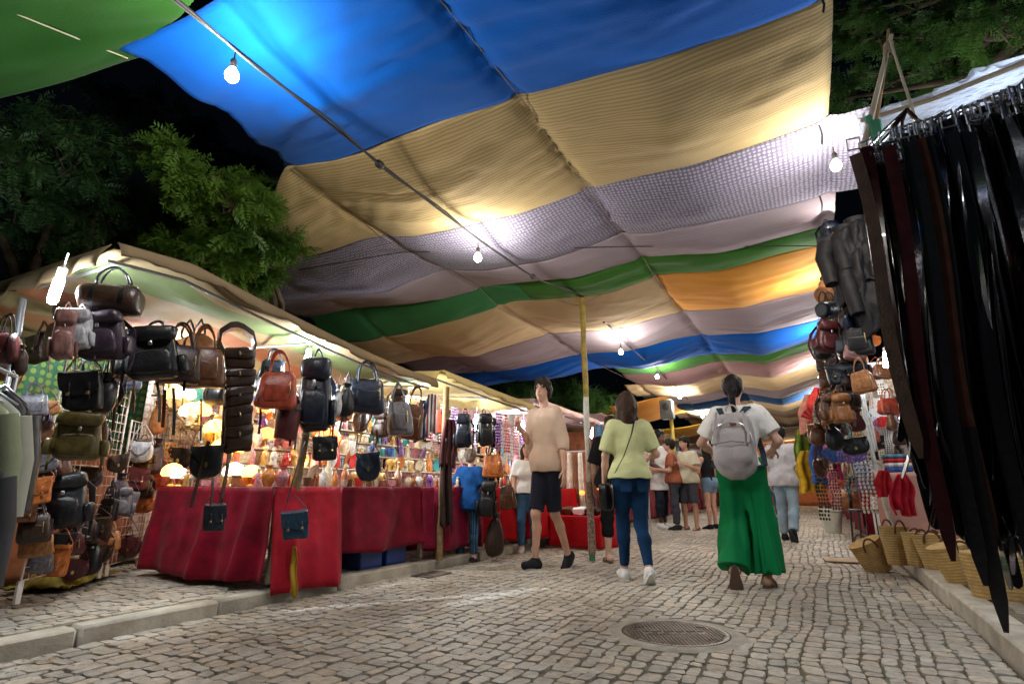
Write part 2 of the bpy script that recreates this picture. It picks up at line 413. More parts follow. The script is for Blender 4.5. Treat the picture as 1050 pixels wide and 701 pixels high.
def panel(k, x0, x1, m, parent, nx=None, extra=None, label=None, xl=None):
    ya, yb = SM[k][0], SM[k+1][0]
    def rng(kk): return SM[kk][1], SM[kk][2]
    nx = nx or max(8, int((x1-x0)/.045)); ny = max(7, int((yb-ya)/.04))
    xs = np.linspace(x0, x1, nx); t = np.linspace(0, 1, ny)
    X, T = np.meshgrid(xs, t, indexing='ij')
    if xl is not None: U_ = (X-x0)/(x1-x0); X = xl(T)+U_*(x1-xl(T))
    def sm(kk):
        xx = np.linspace(-9, 1, 400); zz = np.interp(xx, *rng(kk)); q = np.convolve(np.pad(zz, 8, 'edge'), np.ones(7)/7, 'same')[8:-8]; return np.interp(X, xx, q)
    za, zb = sm(k), sm(k+1)
    Y = ya + (yb-ya)*T
    # seam lines wander a little
    bow = lambda kk: .035*np.sin(X*1.7+kk*2.1) + .02*np.sin(X*4.3+kk)
    Y = Y + bow(k)*(1-T) + bow(k+1)*T
    Z = za*(1-T)+zb*T
    sag = (.10 if k < 7 else .14)*min(1.3, yb-ya)
    # distance from longitudinal ropes: the cloth is held there and sinks between
    dr = np.min(np.abs(X[...,None]-np.array(RIDGE)), axis=-1)
    Z = Z - 4*T*(1-T)*sag*(.25+.75*np.clip(dr/.8, 0, 1)) + .03*np.exp(-(dr/.05)**2)
    f = 4*T*(1-T)
    ph = vnoise(X*.8+k*7, Y*1.1)*2.2
    fold = (.5-np.abs(vnoise(X*.7+k*3, Y*6+ph)))*.034 + (.5-np.abs(vnoise(X*1.5+k, Y*15+ph*1.5)))*.020
    diag = -np.abs(vnoise((X+Y)*4.5+k*2, (X-Y)*.6))*.022 - np.abs(vnoise((X-Y)*5+k*5, (X+Y)*.6))*.017
    wr = np.exp(-dr/.35)
    Z = Z + (fold*(.55+.45*f) + diag*(.2+.6*wr))*(.35+.65*f**.5)
    P = np.stack([X, Y, Z], 2)
    if extra is not None: P = extra(P, X, T)
    o = MB().sheet(P, -.003).obj('fabric_panel', m, parent, fix=False, ang=0)
    if label: o['label'] = label
    return o
can = empty('fabric_canopy', (-1.4, 8, 3.2), 0, 'long patchwork canopy of blue, tan, grey, green and orange fabric strips over the street', 'canopy')
def cpanel(k, x0, x1, c, **kw):
    o = panel(k, x0, x1, CV[c], can, **kw); o.location = (1.4, -8, -3.2); return o
cpanel(0, -3.45, .30, 'blue', xl=lambda T: -3.30-.28*T+.55*T*(1-T)*4*.38+.03*np.sin(T*17), label='bright blue fabric panel')
cpanel(1, -4.9, .36, 'tan', xl=lambda T: -3.60-1.75*T**.8, label='tan pinstriped fabric panel')
cpanel(2, -6.4, .60, 'patt', label='grey-purple patterned fabric panel')
cpanel(3, -6.6, .42, 'lilac', label='plain grey-lilac fabric panel')
cpanel(4, -6.6, -3.0, 'dkgreen', label='dark green fabric panel'); cpanel(4, -2.995, .38, 'green', label='light green fabric panel')
cpanel(5, -6.6, -1.422, 'tan2', label='tan fabric panel'); cpanel(5, -1.418, .36, 'orange', label='yellow-orange fabric panel')
cpanel(6, -6.6, .36, 'lilac'); cpanel(7, -6.6, .36, 'blue', label='blue fabric panel'); 
cpanel(8, -3.4, .34, 'green'); cpanel(9, -3.5, .32, 'rose')
seq = ['tan2','lilac','teal','tan2','brown','rose','tan2','grey','orange','brown','grey','tan2','brown','rose','tan2']
for i, c in enumerate(seq): cpanel(10+i, -3.9, .32, c)
# seam ropes (lengthwise)
rp = MB()
for xr in (RIDGE[2], RIDGE[1]):
    pts = []
    for k in range(0, 20):
        y, xs_, zs_ = SM[k]
        if xr < xs_[0]: continue
        pts.append((xr+.02*sin(k*2.), y, np.interp(xr, xs_, zs_)-.012))
    rp.tube(pts, .0035, 6)
o = rp.obj('seam_rope', ROPE, can); o.location = (1.4,-8,-3.2)
# right edge tatters: small hanging ends
b = MB()
for k, ln in ((1,.10),(2,.16),(3,.14),(4,.20),(5,.26),(6,.22),(7,.20),(8,.18),(9,.2),(10,.2)):
    y = SM[k][0]; z = SM[k][2][-1]
    b = MB().tube([(.30,y,z),(.31,y+.01,z-ln*.5),(.30,y,z-ln)], .006, 5)
    o = b.obj('tie_cord', CABLE, can); o.location = (1.4,-8,-3.2)
# second, free-hanging yellow/orange tarps further back on the left
def tarp(name, corners, m, label, cat, sag=.15, n=26, group=None, foldx=1., foldy=6., amp=.03, th=.003, edge=0):
    a, b_, c, d = [np.array(q, float) for q in corners]; u = np.linspace(0,1,n)[:,None,None]; v = np.linspace(0,1,n)[None,:,None]
    P = (a*(1-u)+b_*u)*(1-v)+(d*(1-u)+c*u)*v
    U, V = u[...,0]*np.ones((n,n)), v[...,0]*np.ones((n,n))
    P[...,2] -= sag*16*U*(1-U)*V*(1-V)*.5 + edge*4*U*(1-U)*.5
    P[...,2] += amp*vnoise(U*foldx*3+corners[0][0], V*foldy*2) + amp*.5*vnoise(U*foldx*7, V*foldy*5+3)
    o = MB().sheet(P, th).obj(name, m, fix=False, ang=0); return tag(o, label, cat, group)
tarp('tarpaulin', [(-5.9,14.3,2.75),(-3.2,14.3,3.05),(-3.2,18,3.1),(-5.9,18,2.7)], CV['orange'], 'orange tarpaulin sheet hung low on the far left beyond the centre pole', 'tarpaulin', .5)
tarp('tarpaulin', [(-6.0,18.2,2.45),(-2.6,18.2,2.75),(-2.6,22,2.95),(-6.2,22,2.6)], CV['yellow'], 'yellow tarpaulin glowing under lamps behind the woman in the lime top', 'tarpaulin', .5)
tarp('tarpaulin', [(-7.5,22.5,2.5),(.4,22.5,2.95),(.4,28.5,2.9),(-7.5,28.5,2.6)], CV['brown'], 'brown tarpaulin sheet at the far end of the left row', 'tarpaulin', .5)
# green tarp, top left
P = None
g = tarp('tarpaulin', [(-8.0,.3,3.15),(-3.32,1.42,3.27),(-.9,1.02,3.25),(-1.0,-2.5,3.3)], canvas('deepgreen',(.018,.085,.010),var=.3), 'large green tarpaulin in the top left corner tied to the blue canopy', 'tarpaulin', .10, n=90, foldx=1.6, foldy=4, amp=.035)
MB().tube(bent((-3.3,1.36,3.25),(-4.0,-.6,3.25),.02), .004, 5).obj('tie_line', mat('pale_cord',(.6,.55,.4),.8), g)
# ================================================================ lights
GLOW = mat('lit_bulb', (1,1,1), .4, bump=0, emit=(1,.95,.86), es=60)
TUBE = mat('lit_tube', (1,1,1), .4, bump=0, emit=(.86,.94,1), es=34)
def plight(loc, w, col=(1,.93,.82), r=.05, parent=None):
    l = bpy.data.lights.new('lamp', 'POINT'); l.energy = w; l.color = col; l.shadow_soft_size = r
    o = bpy.data.objects.new('lamp', l); COL.objects.link(o); o.location = loc; o.parent = parent
    return o
cab = empty('festoon_cable', (-2.42, 0, 3.0), 0, 'pair of black cables strung along the street from post to post carrying bare bulbs', 'light cable')
off = (2.42, 0, -3.0)
LINE = [(-2.30,-.6,3.02),(-2.36,.55,3.0),(-2.40,1.46,3.00),(-2.44,2.6,2.99),(-2.46,3.95,2.98),(-2.42,5.1,2.98),(-2.38,6.30,3.14),(-2.40,8.2,2.98),(-2.55,10.7,3.05),(-2.72,13.8,3.05),(-2.9,17.5,3.0),(-3.0,22,3.0)]
def catm(P, n=8):
    P = [np.array(p) for p in P]; out = []
    for i in range(len(P)-1):
        p0, p1, p2, p3 = P[max(i-1,0)], P[i], P[i+1], P[min(i+2,len(P)-1)]
        for t in np.linspace(0,1,n,endpoint=False):
            out.append(tuple(.5*((2*p1)+(-p0+p2)*t+(2*p0-5*p1+4*p2-p3)*t*t+(-p0+3*p1-3*p2+p3)*t**3)))
    out.append(tuple(P[-1])); return out
b = MB(); b.tube(catm(LINE), .009, 6); b.tube([(x+.018+.012*sin(i*.7), y, z-.012+.012*cos(i*.9)) for i,(x,y,z) in enumerate(catm(LINE))], .007, 6)
o = b.obj('cable', CABLE, cab); o.location = off
b = MB()
for y, x, z in ((2.6,-2.44,2.98),(5.0,-2.42,2.97),(7.2,-2.38,3.05)): b.sq((x,y,z),(.05,.07,.05),.6,.6,10,6)
o = b.obj('cable_joint', CABLE, cab); o.location = off
BULBS = [(-2.42,1.46,2.88,1.0,'nearest bare bulb on the cable, hanging under the blue panel'),(-2.46,3.95,2.82,.85,'bare bulb on the cable below the purple patterned panel'),
 (-2.42,8.05,2.82,.9,'bare bulb on the cable just beyond the centre pole'),(-2.52,10.7,2.90,1.0,'bare bulb on the cable above the box lamp post, nearer one'),
 (-2.68,13.5,2.90,1.3,'bare bulb on the cable right beside the top of the box lamp post'),(-2.85,17.5,2.88,1.8,'farthest bare bulb on the cable beyond the box lamp post'),
 (.36,3.98,2.93,.8,'bare bulb at the canopy right edge above the belts, brightest and nearest on the right'),(.38,5.40,2.97,.7,'small bare bulb at the canopy right edge beside the yellow-orange panel'),
 (.33,7.15,2.98,.8,'bare bulb at the canopy right edge beside the blue strip, third on the right'),(.30,9.6,2.96,.9,'bare bulb at the canopy right edge, fourth on the right'),
 (.28,12.5,2.95,1.4,'bare bulb at the canopy right edge, fifth on the right'),(.28,16.5,2.95,1.8,'bare bulb at the canopy right edge, farthest on the right')]
def bulb_mesh():
    return MB().lathe([(0,-.062),(.018,-.058),(.030,-.045),(.034,-.028),(.030,-.008),(.018,.012),(.014,.02)], 16).mesh('glass')
bm_, hm_ = bulb_mesh(), MB().lathe([(.015,.02),(.017,.022),(.018,.06),(.010,.075),(.004,.08),(.004,.12)], 12).mesh('holder')
bm_.materials.append(GLOW); hm_.materials.append(CABLE)
for x, y, z, w, lab in BULBS:
    e = empty('light_bulb', (x,y,z), 0, lab, 'light bulb', 'bare bulbs strung under the canopy')
    for nm, me in (('glass', bm_), ('holder', hm_)):
        o = bpy.data.objects.new(nm, me); COL.objects.link(o); o.parent = e
    plight((0,0,-.03), BULB_W*w, parent=e)
# long dark cross bar (rope with bend) under the canopy
b = MB(); b.tube([(-4.9,4.05,3.18),(-3.5,4.1,3.12),(-1.42,5.15,3.16),(.3,6.05,3.16)], .006, 5)
tag(b.obj('rope', CABLE), 'dark rope running diagonally across under the grey canopy strips', 'rope')
# ================================================================ pixel rays -> real places
_P, _Y = PITCH, YAW
_R = np.array([cos(_Y), sin(_Y), 0]); _FH = np.array([-sin(_Y), cos(_Y), 0]); _UP = np.array([0,0,1.])
_F = _FH*cos(_P)+_UP*sin(_P); _U = _UP*cos(_P)-_FH*sin(_P); _C = np.array([0,0,CAMH])
def ray(px, py): return _F+_R*(px-525)/570-_U*(py-350.5)/570
def atx(px, py, x): d = ray(px,py); return _C+d*x/d[0]
def aty(px, py, y): d = ray(px,py); return _C+d*y/d[1]
def atz(px, py, z=0.): d = ray(px,py); return _C+d*(z-CAMH)/d[2]
def atplane(px, py, p0, p1):
    p0, p1 = np.array(p0), np.array(p1); n = np.array([p1[1]-p0[1], p0[0]-p1[0]]); d = ray(px,py)
    return _C+d*(n@p0)/(n@d[:2])
def depth(p): return float((np.array(p)-_C)@_F)
# ================================================================ bags (unit size: 1 wide, 1 high, hung from origin, facing -Y)
def pinch(top=.75, bot=1., belly=0):
    def fn(V):
        V = V.copy(); t = (V[:,2]+1)/2; s = bot+(top-bot)*t
        V[:,0] *= s; V[:,1] *= (s*(1-belly*.0))*(1-.35*t**3); V[:,1] *= 1+belly*(1-t)
        V[:,2] += .03*np.sin(V[:,0]*5); return V
    return fn
def arc(c, w, h, n=12, y=0, up=True):
    return [(c[0]+w/2*cos(pi*t/(n-1)), c[1]+y, c[2]+(h if up else -h)*sin(pi*t/(n-1))) for t in range(n)]
BAGC = {}
def bag_proto(kind, col, seed=0):
    key = (kind, col, seed)
    if key in BAGC: return BAGC[key]
    M = LTH[col]; r = random.Random(hash(kind)%7+seed); parts = []
    def P(name, mb, m=M, sub=None, ang=50):
        if name in ('body','flap','front_pocket','lid_flap','side_pocket','pocket','back_panel','pocket_flap') or 'strap' in name or 'handle' in name:
            q = len(key[0])*3.1+seed*5.7+len(col); mb.v = [v+np.stack([.045*vnoise(v[:,0]*2.2+q,v[:,2]*2.6,v[:,1]*2), .05*vnoise(v[:,0]*3+q+4,v[:,2]*3.2,v[:,1]), .03*vnoise(v[:,0]*2.5+q+9,v[:,2]*2.+q)],1)+.012*vnoise(v[:,0]*9+q,v[:,2]*9,v[:,1]*5)[:,None] for v in mb.v]
        me = mb.mesh(name, ang=ang); me.materials.append(m); parts.append((name, me, sub)); 
    M2 = LTH['black'] if col not in ('black','navy') else LTH['darkbrown']
    if kind == 'backpack':
        P('body', MB().sq((0,0,-.56), (.86,.42,.84), .45, .55, 24, 14, pinch(.72,1.)))
        P('front_pocket', MB().sq((0,-.20,-.72), (.62,.16,.40), .4, .5, 18, 10, pinch(.9,1.)))
        P('lid_flap', MB().sq((0,-.09,-.27), (.74,.34,.28), .6, .6, 20, 10))
        P('top_handle', MB().tube(arc((0,.08,-.16), .22, .16), .022, 6))
        for sx in (-1,1):
            P('shoulder_strap', MB().ribbon([(sx*.16,.2,-.2),(sx*.34,.32,-.4),(sx*.40,.30,-.75),(sx*.42,.2,-1.0),(sx*.40,.14,-1.16)], (1,0,0), [.11,.11,.09,.04,.04], .02))
            P('side_pocket', MB().sq((sx*.43,0,-.76), (.14,.30,.30), .5, .5, 12, 8))
        P('zip', MB().tube(arc((0,-.225,-.64), .50, .09), .010, 5), STEEL)
        P('buckle', MB().box((0,-.265,-.44), (.06,.03,.07), .008), STEEL)
    elif kind == 'satchel':
        P('body', MB().sq((0,0,-.68), (.92,.30,.62), .25, .3, 24, 10, pinch(.95,1.)))
        fl = np.array([[(x, -.17-.02*cos(u*3)+(.17*max(0,(.12-u))/.12), -.365-.40*u*(1-.25*abs(x/.47)**3)) for u in np.linspace(0,1,8)] for x in np.linspace(-.47,.47,12)])
        P('flap', MB().sheet(fl, .022))
        for sx in (-.24,.24):
            P('buckle_strap', MB().box((sx,-.20,-.70), (.07,.02,.26), .006)); P('buckle', MB().box((sx,-.217,-.74), (.09,.018,.05), .006), METAL)
        P('shoulder_strap', MB().ribbon([(-.47,.02,-.5),(-.40,.04,-.3),(-.12,.03,-.06),(0,.02,0),(.12,.03,-.06),(.40,.04,-.3),(.47,.02,-.5)], (0,1,0), .05, .016))
    elif kind == 'handbag':
        P('body', MB().sq((0,0,-.68), (1.0,.40,.62), .35, .4, 24, 12, pinch(.78,1.)))
        for sy in (-.09,.09): P('handle', MB().tube([(x, sy, z) for x,_,z in arc((0,0,-.44), .46, .42)], .024, 7))
        P('zip_band', MB().box((0,0,-.375), (.66,.06,.02), .006), M2)
        P('front_pocket', MB().sq((0,-.155,-.74), (.60,.12,.30), .3, .3, 16, 8))
        P('tassel', MB().box((.3,-.23,-.66), (.03,.03,.22), .008), METAL)
    elif kind == 'saddle':
        def hf(V): V = V.copy(); t = np.clip(V[:,2],-1,1); V[:,0] *= np.where(t<0, 1, 1); V[:,2] = np.where(V[:,2]>0, V[:,2]*.72, V[:,2]); return V
        P('body', MB().sq((0,0,-.70), (.94,.26,.60), .75, .5, 24, 12, hf))
        fl = np.array([[(x, -.145-.012*sin(u*3), -.50-.30*u*(1-.9*abs(x/.44)**2.2)) for u in np.linspace(0,1,7)] for x in np.linspace(-.44,.44,13)])
        P('flap', MB().sheet(fl, .02)); P('clasp', MB().lathe([(0,0),(.05,0),(.05,.02),(0,.02)], 10, (0,0,0)).xf(Matrix.Translation((0,-.16,-.80)) @ Matrix.Rotation(pi/2,4,'X')), METAL)
        P('shoulder_strap', MB().ribbon([(-.44,0,-.56),(-.30,.02,-.3),(-.05,.02,-.04),(0,.02,0),(.05,.02,-.04),(.30,.02,-.3),(.44,0,-.56)], (0,1,0), .05, .014))
    elif kind == 'pouch':
        P('body', MB().sq((0,0,-.66), (.84,.46,.66), .8, .8, 20, 12, pinch(.55,1.)))
        P('gathered_neck', MB().lathe([(.13,-.40),(.10,-.35),(.20,-.27),(.19,-.265),(.08,-.34)], 16))
        P('drawstring', MB().tube([(-.13,-.02,-.35),(-.10,0,-.2),(0,0,0),(.10,0,-.2),(.13,-.02,-.35)], .016, 5), M2)
    elif kind == 'duffel':
        b = MB().sq((0,0,-.66), (.5,.62,1.0), .35, .9, 20, 14); b.xf(Matrix.Translation((0,0,-.66)) @ Matrix.Rotation(pi/2,4,'Y') @ Matrix.Translation((0,0,.66)))
        P('body', b)
        for sx in (-.22,.22): P('band', MB().lathe([(.30,-.03),(.315,-.03),(.315,.03),(.30,.03)], 20, sx=.86, sy=1.02).xf(Matrix.Translation((sx,0,-.66)) @ Matrix.Rotation(pi/2,4,'Y')), M2)
        P('handle', MB().tube(arc((0,-.12,-.42), .46, .30), .024, 6), M2); P('handle', MB().tube(arc((0,.12,-.42), .46, .38), .024, 6), M2)
        P('zip', MB().box((0,0,-.405), (.8,.03,.014), .004), STEEL)
    elif kind == 'bucket':
        P('body', MB().lathe([(0,-1),(.34,-1),(.38,-.97),(.42,-.6),(.40,-.38),(.37,-.38),(.37,-.9),(0,-.93)], 22, sy=.7))
        P('strap', MB().ribbon([(-.40,0,-.45),(-.28,0,-.2),(0,0,0),(.28,0,-.2),(.40,0,-.45)], (0,1,0), .07, .016))
        P('stitched_band', MB().lathe([(.405,-.48),(.43,-.48),(.43,-.42),(.405,-.42)], 22, sy=.7), M2)
    elif kind == 'tower':   # tall hanging belt-bag panel with stacked buttoned pockets
        P('back_panel', MB().sq((0,0,-.60), (.62,.12,.84), .2, .25, 14, 14, pinch(.8,1.)))
        for i,z in enumerate((-.30,-.46,-.62,-.78,-.93)):
            P('pocket', MB().sq((0,-.11,z), (.56,.16,.15), .35, .35, 14, 8)); P('pocket_flap', MB().sq((0,-.15,z+.045), (.58,.13,.075), .35, .35, 14, 6))
            P('stud', MB().lathe([(0,0),(.022,0),(.018,.014),(0,.018)], 8).xf(Matrix.Translation((.0,-.215,z+.03)) @ Matrix.Rotation(pi/2,4,'X')), METAL)
        for sx in (-1,1):
            P('belt_strap', MB().ribbon([(0,0,0),(sx*.12,.0,-.01),(sx*.30,.0,-.07),(sx*.33,.0,-.16),(sx*.26,0,-.24)], (0,1,0), .20, .05))
    BAGC[key] = parts; return parts
def bag(kind, col, loc, w, h, rz, label, group=None, seed=0, d=None, cat='bag', tilt=0):
    nm = {'tower':'belt_bag','saddle':'shoulder_bag','satchel':'satchel','bucket':'bucket_bag'}.get(kind, kind)
    seed = seed or random.randrange(3); tilt = tilt or random.uniform(-.14,.14)
    e = empty(nm, tuple(loc), rz, label, cat, group); e.rotation_euler = (0, tilt, rz)
    d = d or (w+h)/2
    for name, me, _ in bag_proto(kind, col, seed):
        o = bpy.data.objects.new(name, me); COL.objects.link(o); o.parent = e
        o.scale = (w, d, h)
    return e
def bag_px(kind, col, box, X=None, plane=None, rz=None, label='', group=None, seed=0, **k):
    x0, y0, x1, y1 = box; cx = (x0+x1)/2; hy = .18 if kind not in ('backpack','tower') else .05
    f = (lambda a, b: atx(a, b, X)) if plane is None else (lambda a, b: atplane(a, b, *plane))
    c = f(cx, (y0+y1)/2); D = depth(c); w, h = (x1-x0)/570*D, (y1-y0)/570*D
    top = c + np.array([0,0,h*.5+h*hy*.5]); hh = h*(1+hy)
    if rz is None: rz = YAW + math.atan((525-cx)/570)*.8 + random.uniform(-.35,.35)
    return bag(kind, col, top, w*1.05, hh*1.03, rz, label, group, seed, **k)
CN = dict(black='black', darkbrown='dark brown', brown='brown', tan='tan', orange='orange', red='red-brown', wine='wine red', grey='grey', navy='navy', blue='blue', olive='olive', pink='pinkish', silver='silvery', cream='cream', purple='plum')
HG = 'bags hung along the front rail of the left awnings'
GG = 'bags hung on the wire grids at the far left'
HX = -3.42
for kind, col, box, lab in [
 ('duffel','darkbrown',(88,273,141,322),'black and brown striped travel bag hung highest under the first awning'),
 ('backpack','purple',(78,312,128,368),'big dark plum backpack with round front pocket below the striped travel bag'),
 ('backpack','pink',(51,310,76,368),'small pinkish backpack hung beside the cold tube lamp'),
 ('backpack','silver',(66,311,92,358),'pale silvery backpack between the pinkish and plum ones'),
 ('satchel','black',(64,362,98,415),'black satchel hanging below the silvery backpack'),
 ('pouch','black',(92,372,127,418),'round black pouch bag below the plum backpack'),
 ('backpack','olive',(58,416,108,470),'olive backpack with mustard stripes hung above the wire grid'),
 ('backpack','black',(123,328,182,388),'black backpack with dangling straps left of the dark brown handbags'),
 ('handbag','darkbrown',(163,334,204,388),'dark brown handbag hung next to the black backpack'),
 ('handbag','brown',(186,336,228,392),'brown leather handbag left of the tall studded belt bag'),
 ('tower','darkbrown',(211,333,259,452),'tall dark brown belt bag with stacked studded pockets'),
 ('saddle','black',(196,430,228,482),'black leaf shaped shoulder bag hanging below the studded belt bag'),
 ('handbag','red',(265,362,306,414),'glossy red-brown leather bag right of the studded belt bag'),
 ('bucket','wine',(284,398,312,444),'wine red purse below the glossy red-brown bag'),
 ('backpack','navy',(303,358,344,440),'tall navy and black backpack in front of the second tube lamp'),
 ('satchel','black',(319,436,344,468),'small flat black pouch hanging under the tall navy backpack'),
 ('pouch','silver',(338,386,356,424),'small silvery sparkling pouch right of the tall navy backpack'),
 ('pouch','black',(345,384,366,424),'small black pouch bag beside the silvery pouch'),
 ('handbag','navy',(355,372,394,418),'glossy black and navy handbag with white panel near the middle of the rail'),
 ('saddle','navy',(361,440,386,486),'navy purse on very long straps above the first red table'),
 ('handbag','grey',(394,396,420,442),'grey handbag hung before the third tube lamp'),
 ('handbag','brown',(416,398,440,446),'brown handbag right of the third tube lamp'),
 ('backpack','navy',(466,420,486,458),'navy backpack hung left of the fourth tube lamp'),
 ('backpack','black',(488,420,506,456),'black backpack hung right of the fourth tube lamp'),
 ('handbag','orange',(495,455,517,486),'orange-brown leather bag above the hanging black backpack by the woman in blue'),
 ('backpack','black',(493,488,513,528),'black backpack hanging beside the woman in the blue shirt'),
 ('handbag','brown',(508,486,526,518),'brown bag hanging right of the low black backpack'),
 ('pouch','darkbrown',(496,514,522,564),'dark gathered sack bag, lowest of the column beside the woman in blue')]:
    X = HX if box[0] < 460 else -3.25
    bag_px(kind, col, box, X=X, label=lab, group=HG)
# long dangling straps
def strap_px(pts, X, w, m, label, parent=None, name='strap', cat='strap', side=(0.5,-.85,0)):
    P = [tuple(atx(a, b, X)) for a, b in pts]
    o = MB().ribbon(catm(P, 4), side, w, .004).obj(name, m, parent); 
    if label: tag(o, label, cat, 'straps dangling below the hung bags')
    return o
strap_px([(214,452),(206,480),(196,520)], HX+.04, .035, LTH['darkbrown'], 'narrow brown strap hanging left of the leaf shaped bag')
strap_px([(236,450),(233,480),(226,516)], HX+.03, .045, LTH['darkbrown'], 'broad dark strap hanging straight below the studded belt bag')
strap_px([(218,470),(218,500),(216,520)], HX+.05, .022, LTH['black'], 'thin black strap hanging from the leaf shaped bag')
bag_px('satchel','navy',(209,505,229,540), X=HX+.02, label='small dark purse with a white edge dangling before the red tablecloth', group=HG)
strap_px([(371,415),(368,440),(365,460)], HX, .02, LTH['navy'], 'left long navy strap of the hanging navy purse')
strap_px([(380,415),(382,440),(384,462)], HX, .02, LTH['navy'], 'right long navy strap of the hanging navy purse')
strap_px([(500,560),(503,570),(508,574),(511,566),(509,556)], -3.25, .02, LTH['black'], 'looped black strap touching down beside the woman in blue')
# bags on the wire grids
G0, G1 = (-4.35,1.80), (-5.9,3.62)
PL = ((-4.33,1.84),(-5.86,3.66))
n = 0
for kind, col, box, lab in [
 ('saddle','tan',(26,396,58,424),'tan shoulder bag in the top row of the left wire grid'),
 ('handbag','brown',(28,420,54,450),'worn brown handbag in the second row of the left wire grid'),
 ('saddle','grey',(25,450,56,480),'round grey shoulder bag above the orange satchel'),
 ('satchel','orange',(22,478,50,512),'orange satchel on the left wire grid, above the dark bags'),
 ('handbag','darkbrown',(18,512,46,552),'dark brown handbag below the orange satchel, beside the clothes rack'),
 ('backpack','black',(38,478,90,538),'bulky black backpack in the middle of the left wire grid'),
 ('satchel','orange',(48,546,74,585),'small orange box bag lowest on the left wire grid'),
 ('saddle','purple',(84,462,110,496),'plum shoulder bag right of the olive backpack'),
 ('handbag','darkbrown',(74,520,100,550),'dark brown handbag low behind the black backpack'),
 ('pouch','black',(76,548,106,584),'black pouch near the floor at the left wire grid'),
 ('handbag','wine',(90,424,110,450),'wine red handbag glimpsed behind the olive backpack'),
 ('pouch','tan',(150,402,173,440),'tan leather pouch hung above the left end of the first red table'),
 ('saddle','silver',(133,436,156,470),'silvery grey shoulder bag left of the mauve pouch'),
 ('pouch','purple',(151,440,173,482),'mauve drawstring pouch over the table end'),
 ('saddle','black',(172,442,200,476),'black shoulder bag above the table end, right of the mauve pouch'),
 ('satchel','wine',(130,470,154,498),'wine red square satchel just left of the red table'),
 ('satchel','grey',(124,494,142,524),'flat dark grey case with a clip left of the red table'),
 ('saddle','orange',(138,494,158,522),'orange bag half behind the corner of the red tablecloth'),
 ('handbag','red',(152,474,176,499),'red-brown handbag resting over the table end'),
 ('handbag','red',(172,474,198,499),'second red-brown handbag over the table end, farther right'),
 ('saddle','wine',(120,536,142,566),'small wine red bag low beside the red tablecloth'),
 ('handbag','black',(104,500,122,530),'black handbag between the two wire grids'),
 ('saddle','darkbrown',(108,452,128,480),'dark brown bag behind the gap of the wire grids')]:
    bag_px(kind, col, box, plane=PL, label=lab, group=GG)

def ORD_(i): return f"{i+1}{'th' if 10 <= (i+1)%100 <= 20 else {1:'st',2:'nd',3:'rd'}.get((i+1)%10,'th')}"
# second line of bags, hung from the cross bars inside the first two stalls
rq = random.Random(31); kinds_ = ['handbag','backpack','satchel','saddle','pouch','bucket','duffel']
cols_ = ['black','black','darkbrown','darkbrown','brown','brown','tan','red','wine','grey','navy','cream']
cnt_ = {}
def uniq(l):
    cnt_[l] = cnt_.get(l,0)+1; return l if cnt_[l] == 1 else ['second','third','fourth','fifth','sixth','seventh','eighth','ninth','tenth','eleventh'][cnt_[l]-2]+' '+l
KN = dict(handbag='handbag',backpack='backpack',satchel='satchel',saddle='shoulder bag',pouch='pouch',bucket='bucket bag',duffel='travel bag')
for bar, (yb, zb_) in enumerate(((1.75,1.98),(2.35,1.98),(3.05,1.9),(3.8,1.86),(4.4,1.82),(5.2,1.8),(6.2,1.8))):
    for j in range(6):
        x = -3.75-.30*j+rq.uniform(-.05,.05); k = rq.choice(kinds_); c = rq.choice(cols_)
        if yb > 2.9 and j > 3: continue
        w = rq.uniform(.20,.30); bag(k, c, (x, yb+rq.uniform(-.12,.12), zb_-.02*j), w, w*rq.uniform(1.1,1.6), YAW+rq.uniform(-.9,.9), uniq(f'{CN[c]} {KN[k]} hung on the {["first","second","third","fourth","fifth","sixth","seventh"][bar]} cross bar inside the left stalls'), 'bags hung on cross bars inside the left stalls')
# more bags filling the far left wire grids
for i in range(34):
    px = rq.uniform(24,150); py = rq.uniform(405,575) if px < 120 else rq.uniform(440,560); k = rq.choice(['handbag','saddle','satchel','pouch','backpack']); c = rq.choice(['black','darkbrown','darkbrown','brown','wine','grey','tan','purple','black'])
    w = rq.uniform(20,30); bag_px(k, c, (px-w/2, py-w*.55, px+w/2, py+w*.55), plane=((-4.40,1.90),(-5.93,3.72)), label=uniq(f'{CN[c]} {KN[k]} filling the {"lower" if py>510 else "middle" if py>455 else "upper"} part of the far left grids'), group=GG)
# bags bunched below the jackets on the right
for i in range(52):
    py = rq.uniform(238,470); px = rq.uniform(846,888)-(py-262)*.04; k = rq.choice(['handbag','saddle','satchel','pouch','backpack','duffel']); c = rq.choice(['black','darkbrown','black','brown','wine','navy','tan'])
    w = rq.uniform(22,32); Yb = rq.uniform(4.9,6.2); cpt = aty(px,py,Yb); D = depth(cpt); ww = w/570*D
    bag(k, c, tuple(cpt+np.array([0,0,ww*.6])), ww, ww*1.25, YAW+rq.uniform(-.9,.9), uniq(f'{CN[c]} {KN[k]} at the {"upper" if py<310 else "middle" if py<365 else "lower"} part of the right bag bunch'), 'bags bunched at the street side of the right stalls')

for i in range(34):
    py = rq.uniform(325,470); px = rq.uniform(868,930); k = rq.choice(['handbag','saddle','satchel','pouch','bucket']); c = rq.choice(['tan','brown','black','red','cream','orange','darkbrown','wine'])
    w = rq.uniform(16,24); Yb = rq.uniform(7.4,9.3); cpt = aty(px,py,Yb); D = depth(cpt); ww = w/570*D
    bag(k, c, tuple(cpt+np.array([0,0,ww*.6])), ww, ww*1.25, YAW+rq.uniform(-.9,.9), uniq(f'{CN[c]} {KN[k]} before the white wall, in its {"upper" if py<375 else "middle" if py<425 else "lower"} part'), 'bags hung before the white wall of the right stall')
